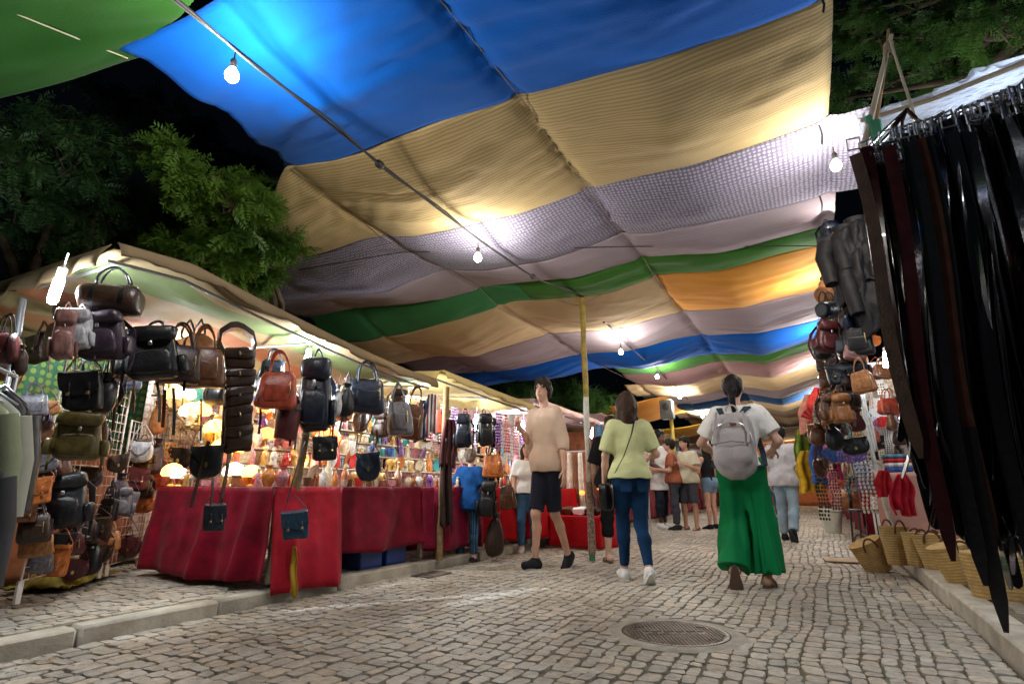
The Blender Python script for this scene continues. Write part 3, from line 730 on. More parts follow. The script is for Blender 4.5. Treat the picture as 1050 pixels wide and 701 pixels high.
# dangling straps, many: thin leather ends below the front rail
for i in range(34):
    px = rq.uniform(70,425); yt = np.interp(px,[70,425],[365,425])+rq.uniform(-15,25); ln = rq.uniform(22,62)*(1.25-px/520)
    c = rq.choice(['black','darkbrown','darkbrown','brown','black']); X_ = HX+rq.uniform(-.12,.05)
    strap_px([(px,yt),(px+rq.uniform(-4,4),yt+ln*.5),(px+rq.uniform(-5,3),yt+ln)], X_, rq.uniform(.010,.024), LTH[c], f'thin {CN[c]} strap, {ORD_(i)} of the loose ends under the front rail', side=(cos(i),sin(i),0))
# ================================================================ left stalls
def ramp_x(cols, axis=0, scale=1., off=0., soft=False):
    def fn(nt, tc, out):
        N, L = nt.nodes, nt.links
        sp = N.new('ShaderNodeSeparateXYZ'); L.new(tc.outputs['Object'], sp.inputs[0])
        ma = N.new('ShaderNodeMath'); ma.operation = 'MULTIPLY_ADD'; ma.inputs[1].default_value = scale; ma.inputs[2].default_value = off
        L.new(sp.outputs[axis], ma.inputs[0])
        fr = N.new('ShaderNodeMath'); fr.operation = 'FRACT'; L.new(ma.outputs[0], fr.inputs[0])
        r = N.new('ShaderNodeValToRGB'); r.color_ramp.interpolation = 'LINEAR' if soft else 'CONSTANT'; el = r.color_ramp.elements
        while len(el) < len(cols): el.new(.5)
        for i, c in enumerate(cols): el[i].position = i/len(cols); el[i].color = (*c, 1)
        L.new(fr.outputs[0], r.inputs[0])
        m = N.new('ShaderNodeMix'); m.data_type='RGBA'; m.blend_type='MULTIPLY'; m.inputs[0].default_value = 1
        L.new(out, m.inputs[6]); L.new(r.outputs[0], m.inputs[7]); return m.outputs[2]
    return fn
AWN = cloth('awning_stripes', (.66,.60,.52), var=.3, vs=2, fn=ramp_x([(.52,.44,.28),(.50,.37,.20),(.55,.30,.16),(.46,.42,.24),(.52,.24,.14),(.50,.40,.26),(.26,.36,.18)], 0, .42, .48))
AWB = cloth('awning_brown', (.17,.12,.065), var=.3, vs=2); AWY = cloth('awning_ochre', (.55,.42,.17), var=.2, vs=2); AWP = cloth('awning_pink', (.72,.50,.44), var=.2, vs=3)
def awning(name, y0, y1, zf0, zf1, xf, xb, zb, m_in, m_out, label, side=True, rail=True, fr=.13):
    e = empty(name, (xf, (y0+y1)/2, 2), 0, label, 'awning'); off = (-xf, -(y0+y1)/2, -2)
    ny, nx = int((y1-y0)/.05), 40; u = np.linspace(0,1,nx)[:,None]*np.ones((1,ny)); v = np.linspace(0,1,ny)[None,:]*np.ones((nx,1))
    def zedge(v): return np.interp(v, np.linspace(0,1,len(zf0)), zf0) if hasattr(zf0,'__len__') else zf0+(zf1-zf0)*v
    Y = y0+(y1-y0)*v; X = xf+(xb-xf)*u
    Z = zedge(v)*(1-u)+zb*u - .12*4*u*(1-u)*(.5+.5*np.sin(v*(y1-y0)*3.3)) + .03*vnoise(X*3, Y*3) + .030*(.5-np.abs(vnoise(X*7+Y*3,Y*1.5)))+.012*vnoise(X*15,Y*5)
    o = MB().sheet(np.stack([X,Y,Z],2), .006).obj('roof_fabric', m_in, e, fix=False, ang=0); o.location = off
    def valance(P0, out, drop, nm='valance', top=.07):
        m = len(P0); t = np.linspace(0,1,7)[None,:,None]; top = top*.6; P0 = np.array(P0)[:,None,:]
        s = np.arange(m)[:,None]*.9
        P = np.repeat(P0, 7, 1).copy(); tt = t[...,0]
        P[...,2] += top*(1-tt) - drop*tt + .012*np.sin(s*.7)*tt
        amp = .014*np.sin(s*1.3)+.010*np.sin(s*2.9+1)
        P[...,0] += out[0]*(.02+.05*np.sin(tt*pi*.6) + amp*tt); P[...,1] += out[1]*(.02+.05*np.sin(tt*pi*.6) + amp*tt)
        q = MB().sheet(P, .004).obj(nm, m_out, e, fix=False, ang=0); q.location = off
    vv = np.linspace(0,1,ny); valance([(xf, y0+(y1-y0)*t, float(zedge(np.array(t)))) for t in vv], (1,0), fr-.08)
    if side:
        uu = np.linspace(0,1,40); z0 = float(zedge(np.array(0.)))
        valance([(xf+(xb-xf)*t, y0, z0*(1-t)+zb*t) for t in uu], (0,-1), .12, top=.05)
    if rail:
        zz = [float(zedge(np.array(t))) for t in np.linspace(0,1,8)]
        b = MB().tube([(xf-.06, y0+(y1-y0)*t, z-.05) for t, z in zip(np.linspace(0,1,8), zz)], .012, 8); q = b.obj('front_rail', GREYPIPE, e); q.location = off
        for t in np.linspace(.02,.98,3):
            b = MB().tube([(xf-.06, y0+(y1-y0)*t, float(zedge(np.array(t)))-.05), (xb, y0+(y1-y0)*t, zb-.04)], .011, 8); q = b.obj('cross_bar', GREYPIPE, e); q.location = off
    return e
awning('stall_awning', 1.5, 4.55, [2.09,2.12,2.05,1.99,1.93,1.88,1.84,1.83], 0, -3.34, -6.6, 2.14, AWN, AWB, 'nearest stall awning with brown edge and striped green and peach underside')
awning('stall_awning', 4.62, 6.75, [1.93,1.88,1.84], 0, -3.30, -6.4, 2.2, AWY, AWY, 'ochre stall awning, second along the left row', side=True)
awning('stall_awning', 6.85, 9.3, [1.95,1.92,1.90], 0, -3.30, -6.2, 2.15, AWP, AWP, 'pinkish stall awning, third along the left row', side=True)
# back walls
BACK = cloth('backdrop_pink', (.62,.45,.40), var=.35, vs=8, fn=dots_fn((.75,.72,.66), 14, .42)); BACKG = cloth('backdrop_green', (.10,.28,.16), var=.5, vs=9, fn=dots_fn((.30,.42,.12), 13, .34))
BACKO = cloth('backdrop_terracotta', (.36,.13,.06), var=.4, vs=12)
def backdrop(p0, p1, z0, z1, m, label, name='backdrop_cloth', sag=.02, fr=14):
    n = 60; u = np.linspace(0,1,n)[:,None]*np.ones((1,16)); v = np.linspace(0,1,16)[None,:]*np.ones((n,1))
    L = math.hypot(p1[0]-p0[0], p1[1]-p0[1]); nx, ny = (p1[1]-p0[1])/L, -(p1[0]-p0[0])/L
    a = .03*np.sin(u*L*fr+2*vnoise(u*3,v))*(.5+.5*(1-v))
    P = np.stack([p0[0]+(p1[0]-p0[0])*u+nx*a, p0[1]+(p1[1]-p0[1])*u+ny*a, z0+(z1-z0)*v - sag*4*u*(1-u)*v], 2)
    return tag(MB().sheet(P, .004).obj(name, m, fix=False, ang=0), label, 'backdrop')
backdrop((-5.95,3.2),(-5.95,6.75),.12,2.15,BACK,'pink dotted backdrop cloth behind the first red tables')
backdrop((-6.05,1.0),(-6.9,4.6),.9,2.2,BACKG,'green patterned backdrop cloth behind the far left bags')
backdrop((-4.9,1.45),(-6.2,3.75),.12,1.12,BACKO,'terracotta cloth behind the far left wire grids')
backdrop((-5.9,6.85),(-5.9,9.6),.12,2.1,cloth('backdrop_mauve',(.35,.22,.33),var=.4,vs=10,fn=dots_fn((.7,.35,.3),12,.36)),'mauve dotted backdrop cloth behind the third stall')
# wire grids
def wire_grid(p0, p1, z0, z1, m, label, step=.07, wire=.0028):
    e = empty('wire_grid', (*p0, z0), 0, label, 'wire grid'); L = math.hypot(p1[0]-p0[0], p1[1]-p0[1]); b = MB(); k = int(L/step)
    for i in range(1,k):
        t = i/k; b.tube([((p1[0]-p0[0])*t, (p1[1]-p0[1])*t, 0), ((p1[0]-p0[0])*t, (p1[1]-p0[1])*t, z1-z0)], wire, 4, cap=False)
    for j in range(1,int((z1-z0)/step)):
        b.tube([(0,0,j*step+.004),(p1[0]-p0[0],p1[1]-p0[1],j*step+.004)], wire, 4, cap=False)
    b.obj('mesh_panel', m, e, fix=False)
    MB().tube([(0,0,0),(0,0,z1-z0),(p1[0]-p0[0],p1[1]-p0[1],z1-z0),(p1[0]-p0[0],p1[1]-p0[1],0)], .008, 6, closed=True).obj('frame', m, e)
    for pp in (p0,p1): MB().box((pp[0]-p0[0],pp[1]-p0[1],-(z0-.12)/2), (.03,.03,z0-.12), .003).obj('foot_post', m, e)
    return e
WW = mat('white_wire', (.75,.66,.60), .4, .2, bump=0)
def lerp2(a, b, t): return (a[0]+(b[0]-a[0])*t, a[1]+(b[1]-a[1])*t)
wire_grid(lerp2(G0,G1,0), lerp2(G0,G1,.42), .25, 1.75, WW, 'tall white wire grid hung with bags at the far left')
wire_grid(lerp2(G0,G1,.47), lerp2(G0,G1,.72), .20, 1.35, WW, 'short wire grid hung with bags, between the tall grid and red table')
wire_grid((-5.82,3.3), (-5.82,5.0), .9, 2.0, WW, 'white wire grid behind the goods of the first red table')
wire_grid((-5.82,5.1), (-5.82,6.7), .9, 2.0, WW, 'white wire grid behind the goods of the second red table')
# tube lamps
def tube_lamp(p, w, label, L=.17, tilt=.12):
    e = empty('tube_lamp', tuple(p), 0, label, 'tube lamp', 'cold white tube lamps in the left stalls'); e.rotation_euler = (0, tilt, 0)
    MB().lathe([(0,-L),(.020,-L+.006),(.026,-L+.03),(.026,-.02),(.020,0),(0,0)], 14).obj('tube', TUBE, e)
    MB().lathe([(.018,0),(.024,.004),(.024,.05),(.012,.06),(.005,.065),(.005,.14)], 12).obj('socket', mat('white_plastic',(.7,.7,.7),.4,bump=0), e)
    plight((.07,-.05,-L*.5), w, (.88,.95,1), .04, e)
tube_lamp(atx(62,284,-3.6), TUBE_W*1.3, 'tube lamp glowing beside the pinkish backpack, nearest in the left row', .16, .25)
tube_lamp(atx(316,364,-3.62), TUBE_W, 'tube lamp glowing behind the tall navy backpack')
tube_lamp(atx(418,410,-3.8), TUBE_W, 'tube lamp glowing between the grey and brown handbags')
tube_lamp(atx(488,428,-3.9), TUBE_W, 'tube lamp glowing above the woman in the blue shirt')
tube_lamp(atx(536,434,-3.9), TUBE_W*.8, 'tube lamp glowing behind the man in the beige shirt')
for x, y, z, w, lab in ((-4.7,2.6,1.98,1,'tube lamp under the middle of the first awning, behind the hung handbags'),(-5.0,4.6,1.9,1,'tube lamp deep inside the first stall above the shelf goods'),(-5.0,6.1,1.95,1,'tube lamp deep inside the second stall'),(-5.0,8.2,1.9,1,'tube lamp deep inside the third stall'),(-5.35,3.4,2.02,.7,'tube lamp at the back corner of the first stall')):
    tube_lamp((x,y,z), TUBE_W*w, lab)
# posts
def post(p0, p1, r, m, label, name='post', bands=None, cat='post', r1=None):
    b = MB(); p0, p1 = np.array(p0,float), np.array(p1,float); n = 14
    pts = [tuple(p0+(p1-p0)*t/n+np.array([.004*sin(t*2.1),.004*cos(t*1.7),0])) for t in range(n+1)]
    rs = [(r+((r1 or r)-r)*t/n)*(1+.03*sin(t*3.3)) for t in range(n+1)]
    o = b.tube(pts, rs, 10).obj(name, m, None); return tag(o, label, cat)
BAMBOO = mat('bamboo_wrap', (.50,.36,.08), .7, col2=(.22,.13,.04), vs=13, bump=.4, bs=40)
post(atz(300,603,.085)+[-.2,.05,0], atx(314,445,-3.5), .028, WOOD, 'rough wooden stall post at the corner of the first red table')
post((-3.50,4.97,.085), (-3.47,4.97,1.86), .035, WOOD, 'rough wooden stall post where the first two awnings meet, wrapped with scarves')
post((-3.50,7.0,.085), (-3.47,7.0,1.88), .025, GREYPIPE, 'slim pale pipe post behind the woman in blue')
pt, pb = aty(26,296,1.6), aty(19,378,1.6); post((pb[0]+.06,1.6,.085), tuple(pt), .022, GREYPIPE, 'galvanised corner post of the first stall at the left edge')
for y in (4.6,6.8,9.2): post((-6.2,y,.085), (-6.2,y,2.3), .03, GREYPIPE, {4.6:'galvanised back post of the first stall',6.8:'galvanised back post of the second stall',9.2:'galvanised back post of the third stall'}[y])
# yellow tape bands and the blue bag on the corner post
bag_px('satchel','blue',(287,512,313,548), X=-3.33, label='blue flap bag hung low on the corner post of the first red table', group=HG, rz=YAW+.3)
o = MB().ribbon([tuple(atx(a,b_,-3.36)) for a,b_ in ((313,452),(304,480),(294,515))], (1,0,0), .012, .003).obj('strap', LTH['purple']); tag(o,'thin purple strap running down the corner post to the blue bag','strap')
# scarves wrapped over second post
def drape(name, p, w, h, m, label, cat, rz=0, folds=3, seed=0, d=.05, taper=.6, group=None, n=22, parent=None):
    """gathered cloth hanging from a point: closed folded tube-like sheet"""
    u = np.linspace(0,1,n)[:,None]; v = np.linspace(0,1,18)[None,:]
    wv = w*(taper+(1-taper)*np.minimum(1, v*2.2)) * (1+.10*vnoise(v*4+seed, seed))
    X = (u-.5)*wv + .03*vnoise(v*2.3+seed*3, u*0+seed); Y = d*np.sin(u*folds*2*pi+seed)*(.5+.5*v) + .02*vnoise(u*3+seed, v*4)
    Z = -h*v*(1-.10*vnoise(u*3.1+seed, seed+2.)*v) ; P = np.stack([X,Y,Z+0*X],2)
    o = MB().sheet(P, .006).obj(name, m, parent, fix=False, ang=0); o.location = tuple(p); o.rotation_euler = (0,0,rz)
    if label: tag(o, label, cat, group)
    return o
SC = 'scarves hung on the left stalls'
P2 = np.array((-3.46,4.97,0))
drape('scarf', P2+[.04,-.05,1.50], .16, .50, cloth('dkwine',(.10,.03,.035),var=.5,vs=20), 'dark wine scarf knotted round the second stall post','scarf', YAW, 3, 1, .04, group=SC)
drape('scarf', P2+[.05,-.05,1.30], .12, .95, cloth('dkbrown',(.06,.035,.03),var=.5,vs=18), 'long dark brown scarf hanging down the second stall post','scarf', YAW+.3, 2, 2, .04, group=SC)
STR = cloth('stripe_bw',(.8,.8,.8),fn=ramp_x([(.08,.08,.10),(.9,.9,.9),(.35,.06,.08),(.9,.9,.9)],0,14))
drape('scarf', atx(442,404,-3.42), .17, .42, STR, 'black, white and red striped scarf at the end of the first awning','scarf', YAW+.2, 2, 5, .03, group=SC)
drape('scarf', atx(433,410,-3.5), .14, .40, cloth('blueblack',(.05,.07,.16)), 'dark blue scarf next to the striped one','scarf', YAW, 2, 6, .03, group=SC)
drape('scarf', atx(302,560,-3.38), .05, .34, cloth('ochre',(.45,.28,.03)), 'ochre rag tied at the foot of the corner post','scarf', YAW, 1, 3, .02, group=SC)
# ---------------- tables with cloth
def cloth_prism(path, z0, z1, m, name, parent, flare=.05, fr=9, seed=0, top=None, closed=False, zb=None):
    """skirt following path [(x,y)...]; outward = right-hand normal"""
    path = np.array(path, float); seg = np.diff(path, axis=0); sl = np.hypot(*seg.T); L = sl.sum(); s = np.linspace(0, L, int(L/.022))
    cum = np.concatenate([[0], sl.cumsum()]); X = np.interp(s, cum, path[:,0]); Y = np.interp(s, cum, path[:,1])
    k = np.clip(np.searchsorted(cum, s, side='right')-1, 0, len(seg)-1); nx = seg[k,1]/sl[k]; ny = -seg[k,0]/sl[k]
    ker = np.ones(9)/9; nx = np.convolve(np.pad(nx,4,'edge'),ker,'valid'); ny = np.convolve(np.pad(ny,4,'edge'),ker,'valid')
    t = np.linspace(0,1,16); S_, T = np.meshgrid(s, t, indexing='ij')
    ph = S_*fr + 1.6*vnoise(S_*1.7+seed, T*.8) + 1.2*vnoise(S_*.6+seed, 0)
    sharp = 1-2*np.abs(np.sin(ph*.5))**.7 + .3*np.sin(2*ph+.6)
    d = .004 + flare*T**1.3*(.55) + (.046*sharp + .040*vnoise(S_*5+seed, T*1.5))*T**.8 + .006*vnoise(S_*14+seed,T*5)
    zbm = z0 if zb is None else np.interp(S_, [0, L], zb)
    Z = z1 + (zbm + .012*np.sin(ph*.5+1) - z1)*T
    P = np.stack([X[:,None]+nx[:,None]*d, Y[:,None]+ny[:,None]*d, Z], 2)
    return MB().sheet(P, .005).obj(name, m, parent, fix=False, ang=0)
RED1 = cloth('crimson', (.25,.003,.020), var=.5, vs=7, bump=1.0, bs=9, rough=.6, sheen=.05); RED2 = cloth('lit_red', (.40,.012,.028), var=.3, vs=7, bump=1.0, bs=11, rough=.55, sheen=.05)  # RED2 puts the lamp light on the corner drape into its colour
RED3 = cloth('wine', (.20,.004,.020), var=.5, vs=7, bump=1.0, bs=9, rough=.6, sheen=.05); RED4 = cloth('magenta', (.24,.005,.035), var=.4, vs=7, bump=1.0, bs=9, rough=.6, sheen=.05); RED5 = cloth('scarlet',(.45,.006,.012), var=.2, vs=4, rough=.6)
def table(x0, x1, y0, y1, z, label, skirts, group='cloth covered tables of the left stalls', topm=RED3):
    e = empty('stall_table', ((x0+x1)/2, (y0+y1)/2, .12), 0, label, 'table', group); off = (-(x0+x1)/2, -(y0+y1)/2, -.12)
    o = MB().box(((x0+x1)/2,(y0+y1)/2,z-.02), (abs(x1-x0)-.02, y1-y0-.02, .035), .004).obj('table_top', PALEWOOD, e); o.location = off
    for x in (x0+.08*np.sign(x1-x0), x1-.08*np.sign(x1-x0)):
        for y in (y0+.1, y1-.1):
            o = MB().box((x,y,(z+.08)/2), (.045,.045,z-.16), .004).obj('leg', PALEWOOD, e); o.location = off
    n = 30; X, Y = np.meshgrid(np.linspace(x0,x1,n), np.linspace(y0,y1,n), indexing='ij')
    o = MB().sheet(np.stack([X,Y,z+.004+.002*vnoise(X*6,Y*6)],2), .004).obj('cloth_top', topm, e, fix=False, ang=0); o.location = off
    for i, (path, zb, m, kw) in enumerate(skirts):
        o = cloth_prism(path, zb, z+.003, m, 'cloth_skirt', e, seed=i*3+x0, **kw); o.location = off
    return e
TZ = .80
table(-5.02, -3.56, 2.93, 4.93, TZ, 'first stall table under deep red cloth, its near end facing the street corner',
  [([(-5.02,4.0),(-5.02,2.93),(-3.56,2.93)], .14, RED1, dict(flare=.12, fr=11)), ([(-3.56,2.94),(-3.56,3.60)], .06, RED2, dict(flare=.17, fr=13)), ([(-3.565,3.56),(-3.565,4.72)], .26, RED3, dict(flare=.04, fr=10)), ([(-3.56,4.70),(-3.56,4.93)], .20, RED4, dict(flare=.08, fr=11))])
table(-4.9, -3.56, 5.0, 6.75, TZ, 'second stall table under magenta and red cloth beyond the wrapped post',
  [([(-4.9,5.0),(-3.56,5.0),(-3.56,5.9)], .16, RED4, dict(flare=.05, fr=9)), ([(-3.565,5.88),(-3.565,6.75)], .16, RED5, dict(flare=.05, fr=9))])
table(-4.8, -3.40, 6.95, 8.9, TZ-.02, 'third stall table under bright red cloth behind the woman with the shoulder bag',
  [([(-4.8,6.95),(-3.40,6.95),(-3.40,7.6)], .14, RED5, dict(flare=.12, fr=10)), ([(-3.405,7.58),(-3.405,8.9)], .14, RED5, dict(flare=.05, fr=9))])
# blue crates under the first table
for y, l in ((4.15,'blue plastic crate under the hem of the first red table'),(4.5,'second blue plastic crate under the first red table, next to the post')):
    e = empty('crate', (-3.85,y,.085), 0, l, 'crate'); BL = mat('blue_plastic',(.02,.06,.25),.4,bump=0)
    MB().box((0,0,.01),(.36,.28,.02)).obj('base', BL, e)
    for q,(cx,cy,sx,sy) in enumerate(((0,-.14,.36,.012),(0,.14,.36,.012),(-.18,0,.012,.28),(.18,0,.012,.28))): MB().box((cx,cy,.10),(sx,sy,.16),.003).obj('side_wall', BL, e)
# tiered shelves behind the tables
def shelf(y0, y1, xs, label):
    e = empty('tiered_shelf', (xs[0], (y0+y1)/2, .12), 0, label, 'shelf'); off = (-xs[0], -(y0+y1)/2, -.12)
    for i, x in enumerate(xs):
        z = .98+.17*i; o = MB().box((x,(y0+y1)/2,z), (.17, y1-y0, .016), .003).obj('board', PALEWOOD, e); o.location = off
    for y in (y0+.03, (y0+y1)/2, y1-.03):
        o = MB().tube([(xs[0],y,.13),(xs[0],y,.97),(xs[-1],y,.97+.17*(len(xs)-1))], .012, 6).obj('upright', WOOD, e); o.location = off
    return e
SH1 = [-4.35,-4.62,-4.90,-5.20,-5.5]
shelf(3.05, 4.85, SH1, 'wooden tiered shelf full of trinkets behind the first red table')
shelf(5.05, 6.70, SH1, 'wooden tiered shelf full of trinkets behind the second table')
shelf(7.0, 8.9, SH1, 'wooden tiered shelf full of trinkets behind the third table')
# ---------------- trinkets
GC = dict(amber=((.9,.45,.08),(1,.55,.12)), white=((.9,.8,.65),(1,.80,.55)), red=((.8,.12,.05),(1,.22,.06)))
def glow(nm): a, e = GC[nm]; return mat('lamp_glass_'+nm, a, .3, bump=.1, emit=e, es=3.2, fn=dots_fn((.25,.08,.02),60,.30))
PC = {'white':(.78,.74,.68),'pink':(.75,.30,.32),'orange':(.75,.25,.05),'gold':(.70,.42,.10),'terracotta':(.45,.15,.06),'teal':(.05,.35,.35),'blue':(.06,.14,.45),'red':(.60,.03,.03),'black':(.02,.02,.02),'cream':(.75,.62,.42),'green':(.10,.32,.10),'violet':(.25,.10,.35),'brown':(.20,.09,.04)}
def paint(c): return mat('painted_'+c, PC[c], .3, var=.5, vs=60, bump=.1, bs=200, coat=.3)
def prof_mesh(name, prof, m, n=12, c=(0,0,0), sx=1, sy=1, xf=None):
    b = MB().lathe(prof, n, c, sx, sy)
    if xf is not None: b.xf(xf)
    me = b.mesh(name, ang=45); me.materials.append(m); return (name, me)
TC = {}
def trinket_parts(kind, c):
    if (kind,c) in TC: return TC[(kind,c)]
    p = []; m = paint(c) if c in PC else None
    if kind == 'lamp':
        p.append(prof_mesh('glass_shade', [(.028,.085),(.055,.062),(.066,.075),(.062,.105),(.040,.130),(.012,.142),(0,.144)], glow(c), 14))
        p.append(prof_mesh('foot', [(0,0),(.035,0),(.034,.006),(.010,.016),(.008,.05),(.016,.062),(.010,.085)], METAL, 12))
    elif kind == 'bottle':
        p.append(prof_mesh('bottle_body', [(0,0),(.022,0),(.024,.01),(.023,.075),(.009,.10),(.008,.13)], m)); p.append(prof_mesh('stopper', [(0,.130),(.011,.130),(.011,.145),(0,.148)], METAL, 8))
    elif kind == 'vase':
        p.append(prof_mesh('vase_body', [(0,0),(.02,0),(.035,.03),(.04,.055),(.028,.085),(.016,.10),(.026,.118),(.022,.118),(.012,.1)], m, 14))
    elif kind == 'figurine':
        b = MB().lathe([(0,0),(.026,0),(.028,.006),(.018,.03),(.022,.055),(.016,.08),(.006,.088)], 10); p.append(('robe', b.mesh('robe'))); p[-1][1].materials.append(m)
        b = MB().sq((0,0,.10),(.026,.026,.030),1,1,10,8); p.append(('head', b.mesh('head'))); p[-1][1].materials.append(paint('cream'))
        b = MB().tube([(-.02,-.004,.075),(-.034,-.012,.055),(-.024,-.02,.045)], .005,5).tube([(.02,-.004,.075),(.034,-.012,.055),(.024,-.02,.045)], .005,5); p.append(('arms', b.mesh('arms'))); p[-1][1].materials.append(m)
    elif kind == 'plate':
        p.append(prof_mesh('dish', [(0,0),(.03,0),(.05,.008),(.052,.011),(.03,.004),(0,.004)], m, 18, xf=Matrix.Translation((0,0,.055)) @ Matrix.Rotation(RAD(-78),4,'X')@Matrix.Rotation(pi,4,'X')))
        b = MB().box((0,.02,.006),(.03,.05,.008),.002); p.append(('stand', b.mesh('stand'))); p[-1][1].materials.append(WOOD)
    elif kind == 'cup':
        p.append(prof_mesh('cup_body', [(0,0),(.022,0),(.03,.06),(.027,.06),(.02,.006)], m, 14)); b = MB().tube([(.028,0,.05),(.045,0,.045),(.044,0,.02),(.026,0,.015)],.004,5); p.append(('handle', b.mesh('handle'))); p[-1][1].materials.append(m)
    elif kind == 'box':
        b = MB().box((0,0,.025),(.08,.055,.05),.004); p.append(('casket', b.mesh('casket'))); p[-1][1].materials.append(m); b = MB().box((0,0,.056),(.084,.059,.012),.004); p.append(('lid', b.mesh('lid'))); p[-1][1].materials.append(METAL)
    elif kind == 'elephant':
        b = MB().sq((0,0,.05),(.075,.04,.05),.8,.8,12,8); b.sq((.042,0,.06),(.035,.03,.035),.9,.9,10,8).tube([(.055,0,.055),(.066,0,.035),(.064,0,.012)],[.007,.005,.004],6)
        for sx in (-.02,.022):
            for sy in (-.012,.012): b.tube([(sx,sy,.04),(sx,sy,0)],.008,6)
        p.append(('carving', b.mesh('carving'))); p[-1][1].materials.append(m)
    elif kind == 'card':    # hanging cards of jewellery: board + beads
        b = MB().box((0,0,-.07),(.075,.004,.12),.002); p.append(('board', b.mesh('board'))); p[-1][1].materials.append(paint('cream'))
        b = MB()
        for i in range(3):
            for j in range(4): b.sq((-.022+i*.022,-.006,-.03-j*.027),(.014,.010,.016),1,1,6,4)
        p.append(('charms', b.mesh('charms'))); p[-1][1].materials.append(m)
    elif kind == 'beads':
        b = MB(); rr = random.Random(3)
        for s in range(4):
            for j in range(13): b.sq((-.03+s*.02+.004*sin(j), .004*cos(j*s), -.02-j*.021),(.013,.013,.017),1,1,6,4)
        p.append(('bead_strings', b.mesh('bead_strings'))); p[-1][1].materials.append(m)
    elif kind == 'fan':
        P = np.array([[(r*sin(a), .004*cos(k*pi), r*cos(a)-.13) for r in (.02,.06,.12)] for k, a in enumerate(np.linspace(-1.2,1.2,17))]); b = MB().sheet(P,.002)
        p.append(('leaf', b.mesh('leaf'))); p[-1][1].materials.append(m)
    TC[(kind,c)] = p; return p
NAMEK = dict(lamp='glass_lamp', bottle='bottle', vase='vase', figurine='figurine', plate='plate', cup='cup', box='trinket_box', elephant='carved_elephant', card='jewellery_card', beads='bead_bundle', fan='hand_fan')
DESC = dict(lamp='glowing {c} glass table lamp', bottle='small {c} glass bottle', vase='small {c} vase', figurine='{c} robed figurine', plate='{c} plate on a stand', cup='{c} cup', box='{c} trinket box', elephant='carved {c} elephant', card='card of {c} charms', beads='bundle of {c} bead strings', fan='{c} folding fan')
CATK = dict(lamp='lamp', bottle='bottle', vase='vase', figurine='figurine', plate='plate', cup='cup', box='box', elephant='ornament', card='jewellery', beads='beads', fan='fan')
def trinket(kind, c, p, sc, rz, where, group):
    e = empty(NAMEK[kind], tuple(p), rz, None, CATK[kind], group)
    e['_d'] = DESC[kind].format(c=c)+' '+where; e.scale = (sc,sc,sc)
    e.rotation_euler = (0,0,rz)
    for nm, me in trinket_parts(kind, c):
        o = bpy.data.objects.new(nm, me); COL.objects.link(o); o.parent = e
    return e
ORD = ['first','second','third','fourth','fifth','sixth','seventh','eighth','ninth','tenth','eleventh','twelfth','thirteenth','fourteenth','fifteenth','sixteenth','seventeenth','eighteenth','nineteenth','twentieth']
def number_labels(L):
    """equal descriptions get their place counted along the row, near to far"""
    d = {}
    for o in L: d.setdefault(o['_d'], []).append(o)
    for k, os in d.items():
        if len(os) == 1: os[0]['label'] = k
        else:
            for i, o in enumerate(os): o['label'] = (ORD[i]+' ' if i < len(ORD) else 'farthest ')+k
    for o in L: del o['_d']
TR = []; rt = random.Random(11)
def row(x, y0, y1, z, n, kinds, cols, where, group, xj=.03, sc=(1.3,1.9)):
    for i in range(n):
        y = y0+(y1-y0)*(i+.5)/n + rt.uniform(-.02,.02); k = rt.choice(kinds); c = rt.choice(['amber','amber','white','red'] if k == 'lamp' else cols)
        TR.append(trinket(k, c, (x+rt.uniform(-xj,xj), y, z), rt.uniform(*sc), rt.uniform(-.6,.6)+pi/2*1.2, where, group))
warm = ['orange','terracotta','gold','red','cream','white','brown','pink']; cool = ['white','pink','cream','teal','blue','violet','white','orange','gold']
for st, y0, y1, g, nn in ((0,3.02,4.85,'first',17),(1,5.05,6.7,'second',13),(2,7.0,8.85,'third',10)):
    row(-3.66, y0, y1, TZ+.008, nn, ['cup','box','figurine','bottle','vase'], warm, f'at the front of the {g} table', 'small goods along the table fronts', .02, (.9,1.3))
    row(-3.95, y0, y1, TZ+.008, nn, ['bottle','figurine','vase','plate','cup','elephant'], warm if st==0 else cool, f'in the middle of the {g} table', 'small goods in the middle of the tables')
    for i, x in enumerate(SH1):
        kk = ['lamp','plate','bottle','vase','figurine'] if i in (1,3) and st == 0 else ['plate','figurine','vase','bottle','box','fan' if 0 else 'cup','elephant']
        row(x, y0, y1, .99+.17*i, nn-1, kk, warm if (i<2 and st==0) else cool, f'on board {["one","two","three","four","five"][i]} of the {g} shelf', 'small goods on the tiered shelves')
# near end of table one: a row facing the camera
for i, x in enumerate(np.linspace(-4.95,-3.72,13)):
    k = rt.choice(['lamp','box','cup','figurine','vase','elephant']); c = rt.choice(['amber','white']) if k == 'lamp' else rt.choice(warm)
    TR.append(trinket(k, c, (x, 3.0+rt.uniform(-.02,.02), TZ+.008), rt.uniform(1.1,1.5), rt.uniform(-.5,.5), 'along the near end of the first table', 'small goods along the near table end'))
for i in range(10):
    z = 1.06+.0*i; k = rt.choice(['lamp','lamp','lamp','vase','plate'])
    c = rt.choice(['amber','amber','white']) if k == 'lamp' else rt.choice(cool)
    TR.append(trinket(k, c, (-4.28-.13*i, 3.06, .99+.17*min(4,int(.13*i/.28+.3))), 1.5, 0, 'at the near end of the first tiered shelf', 'small goods at the near shelf end'))
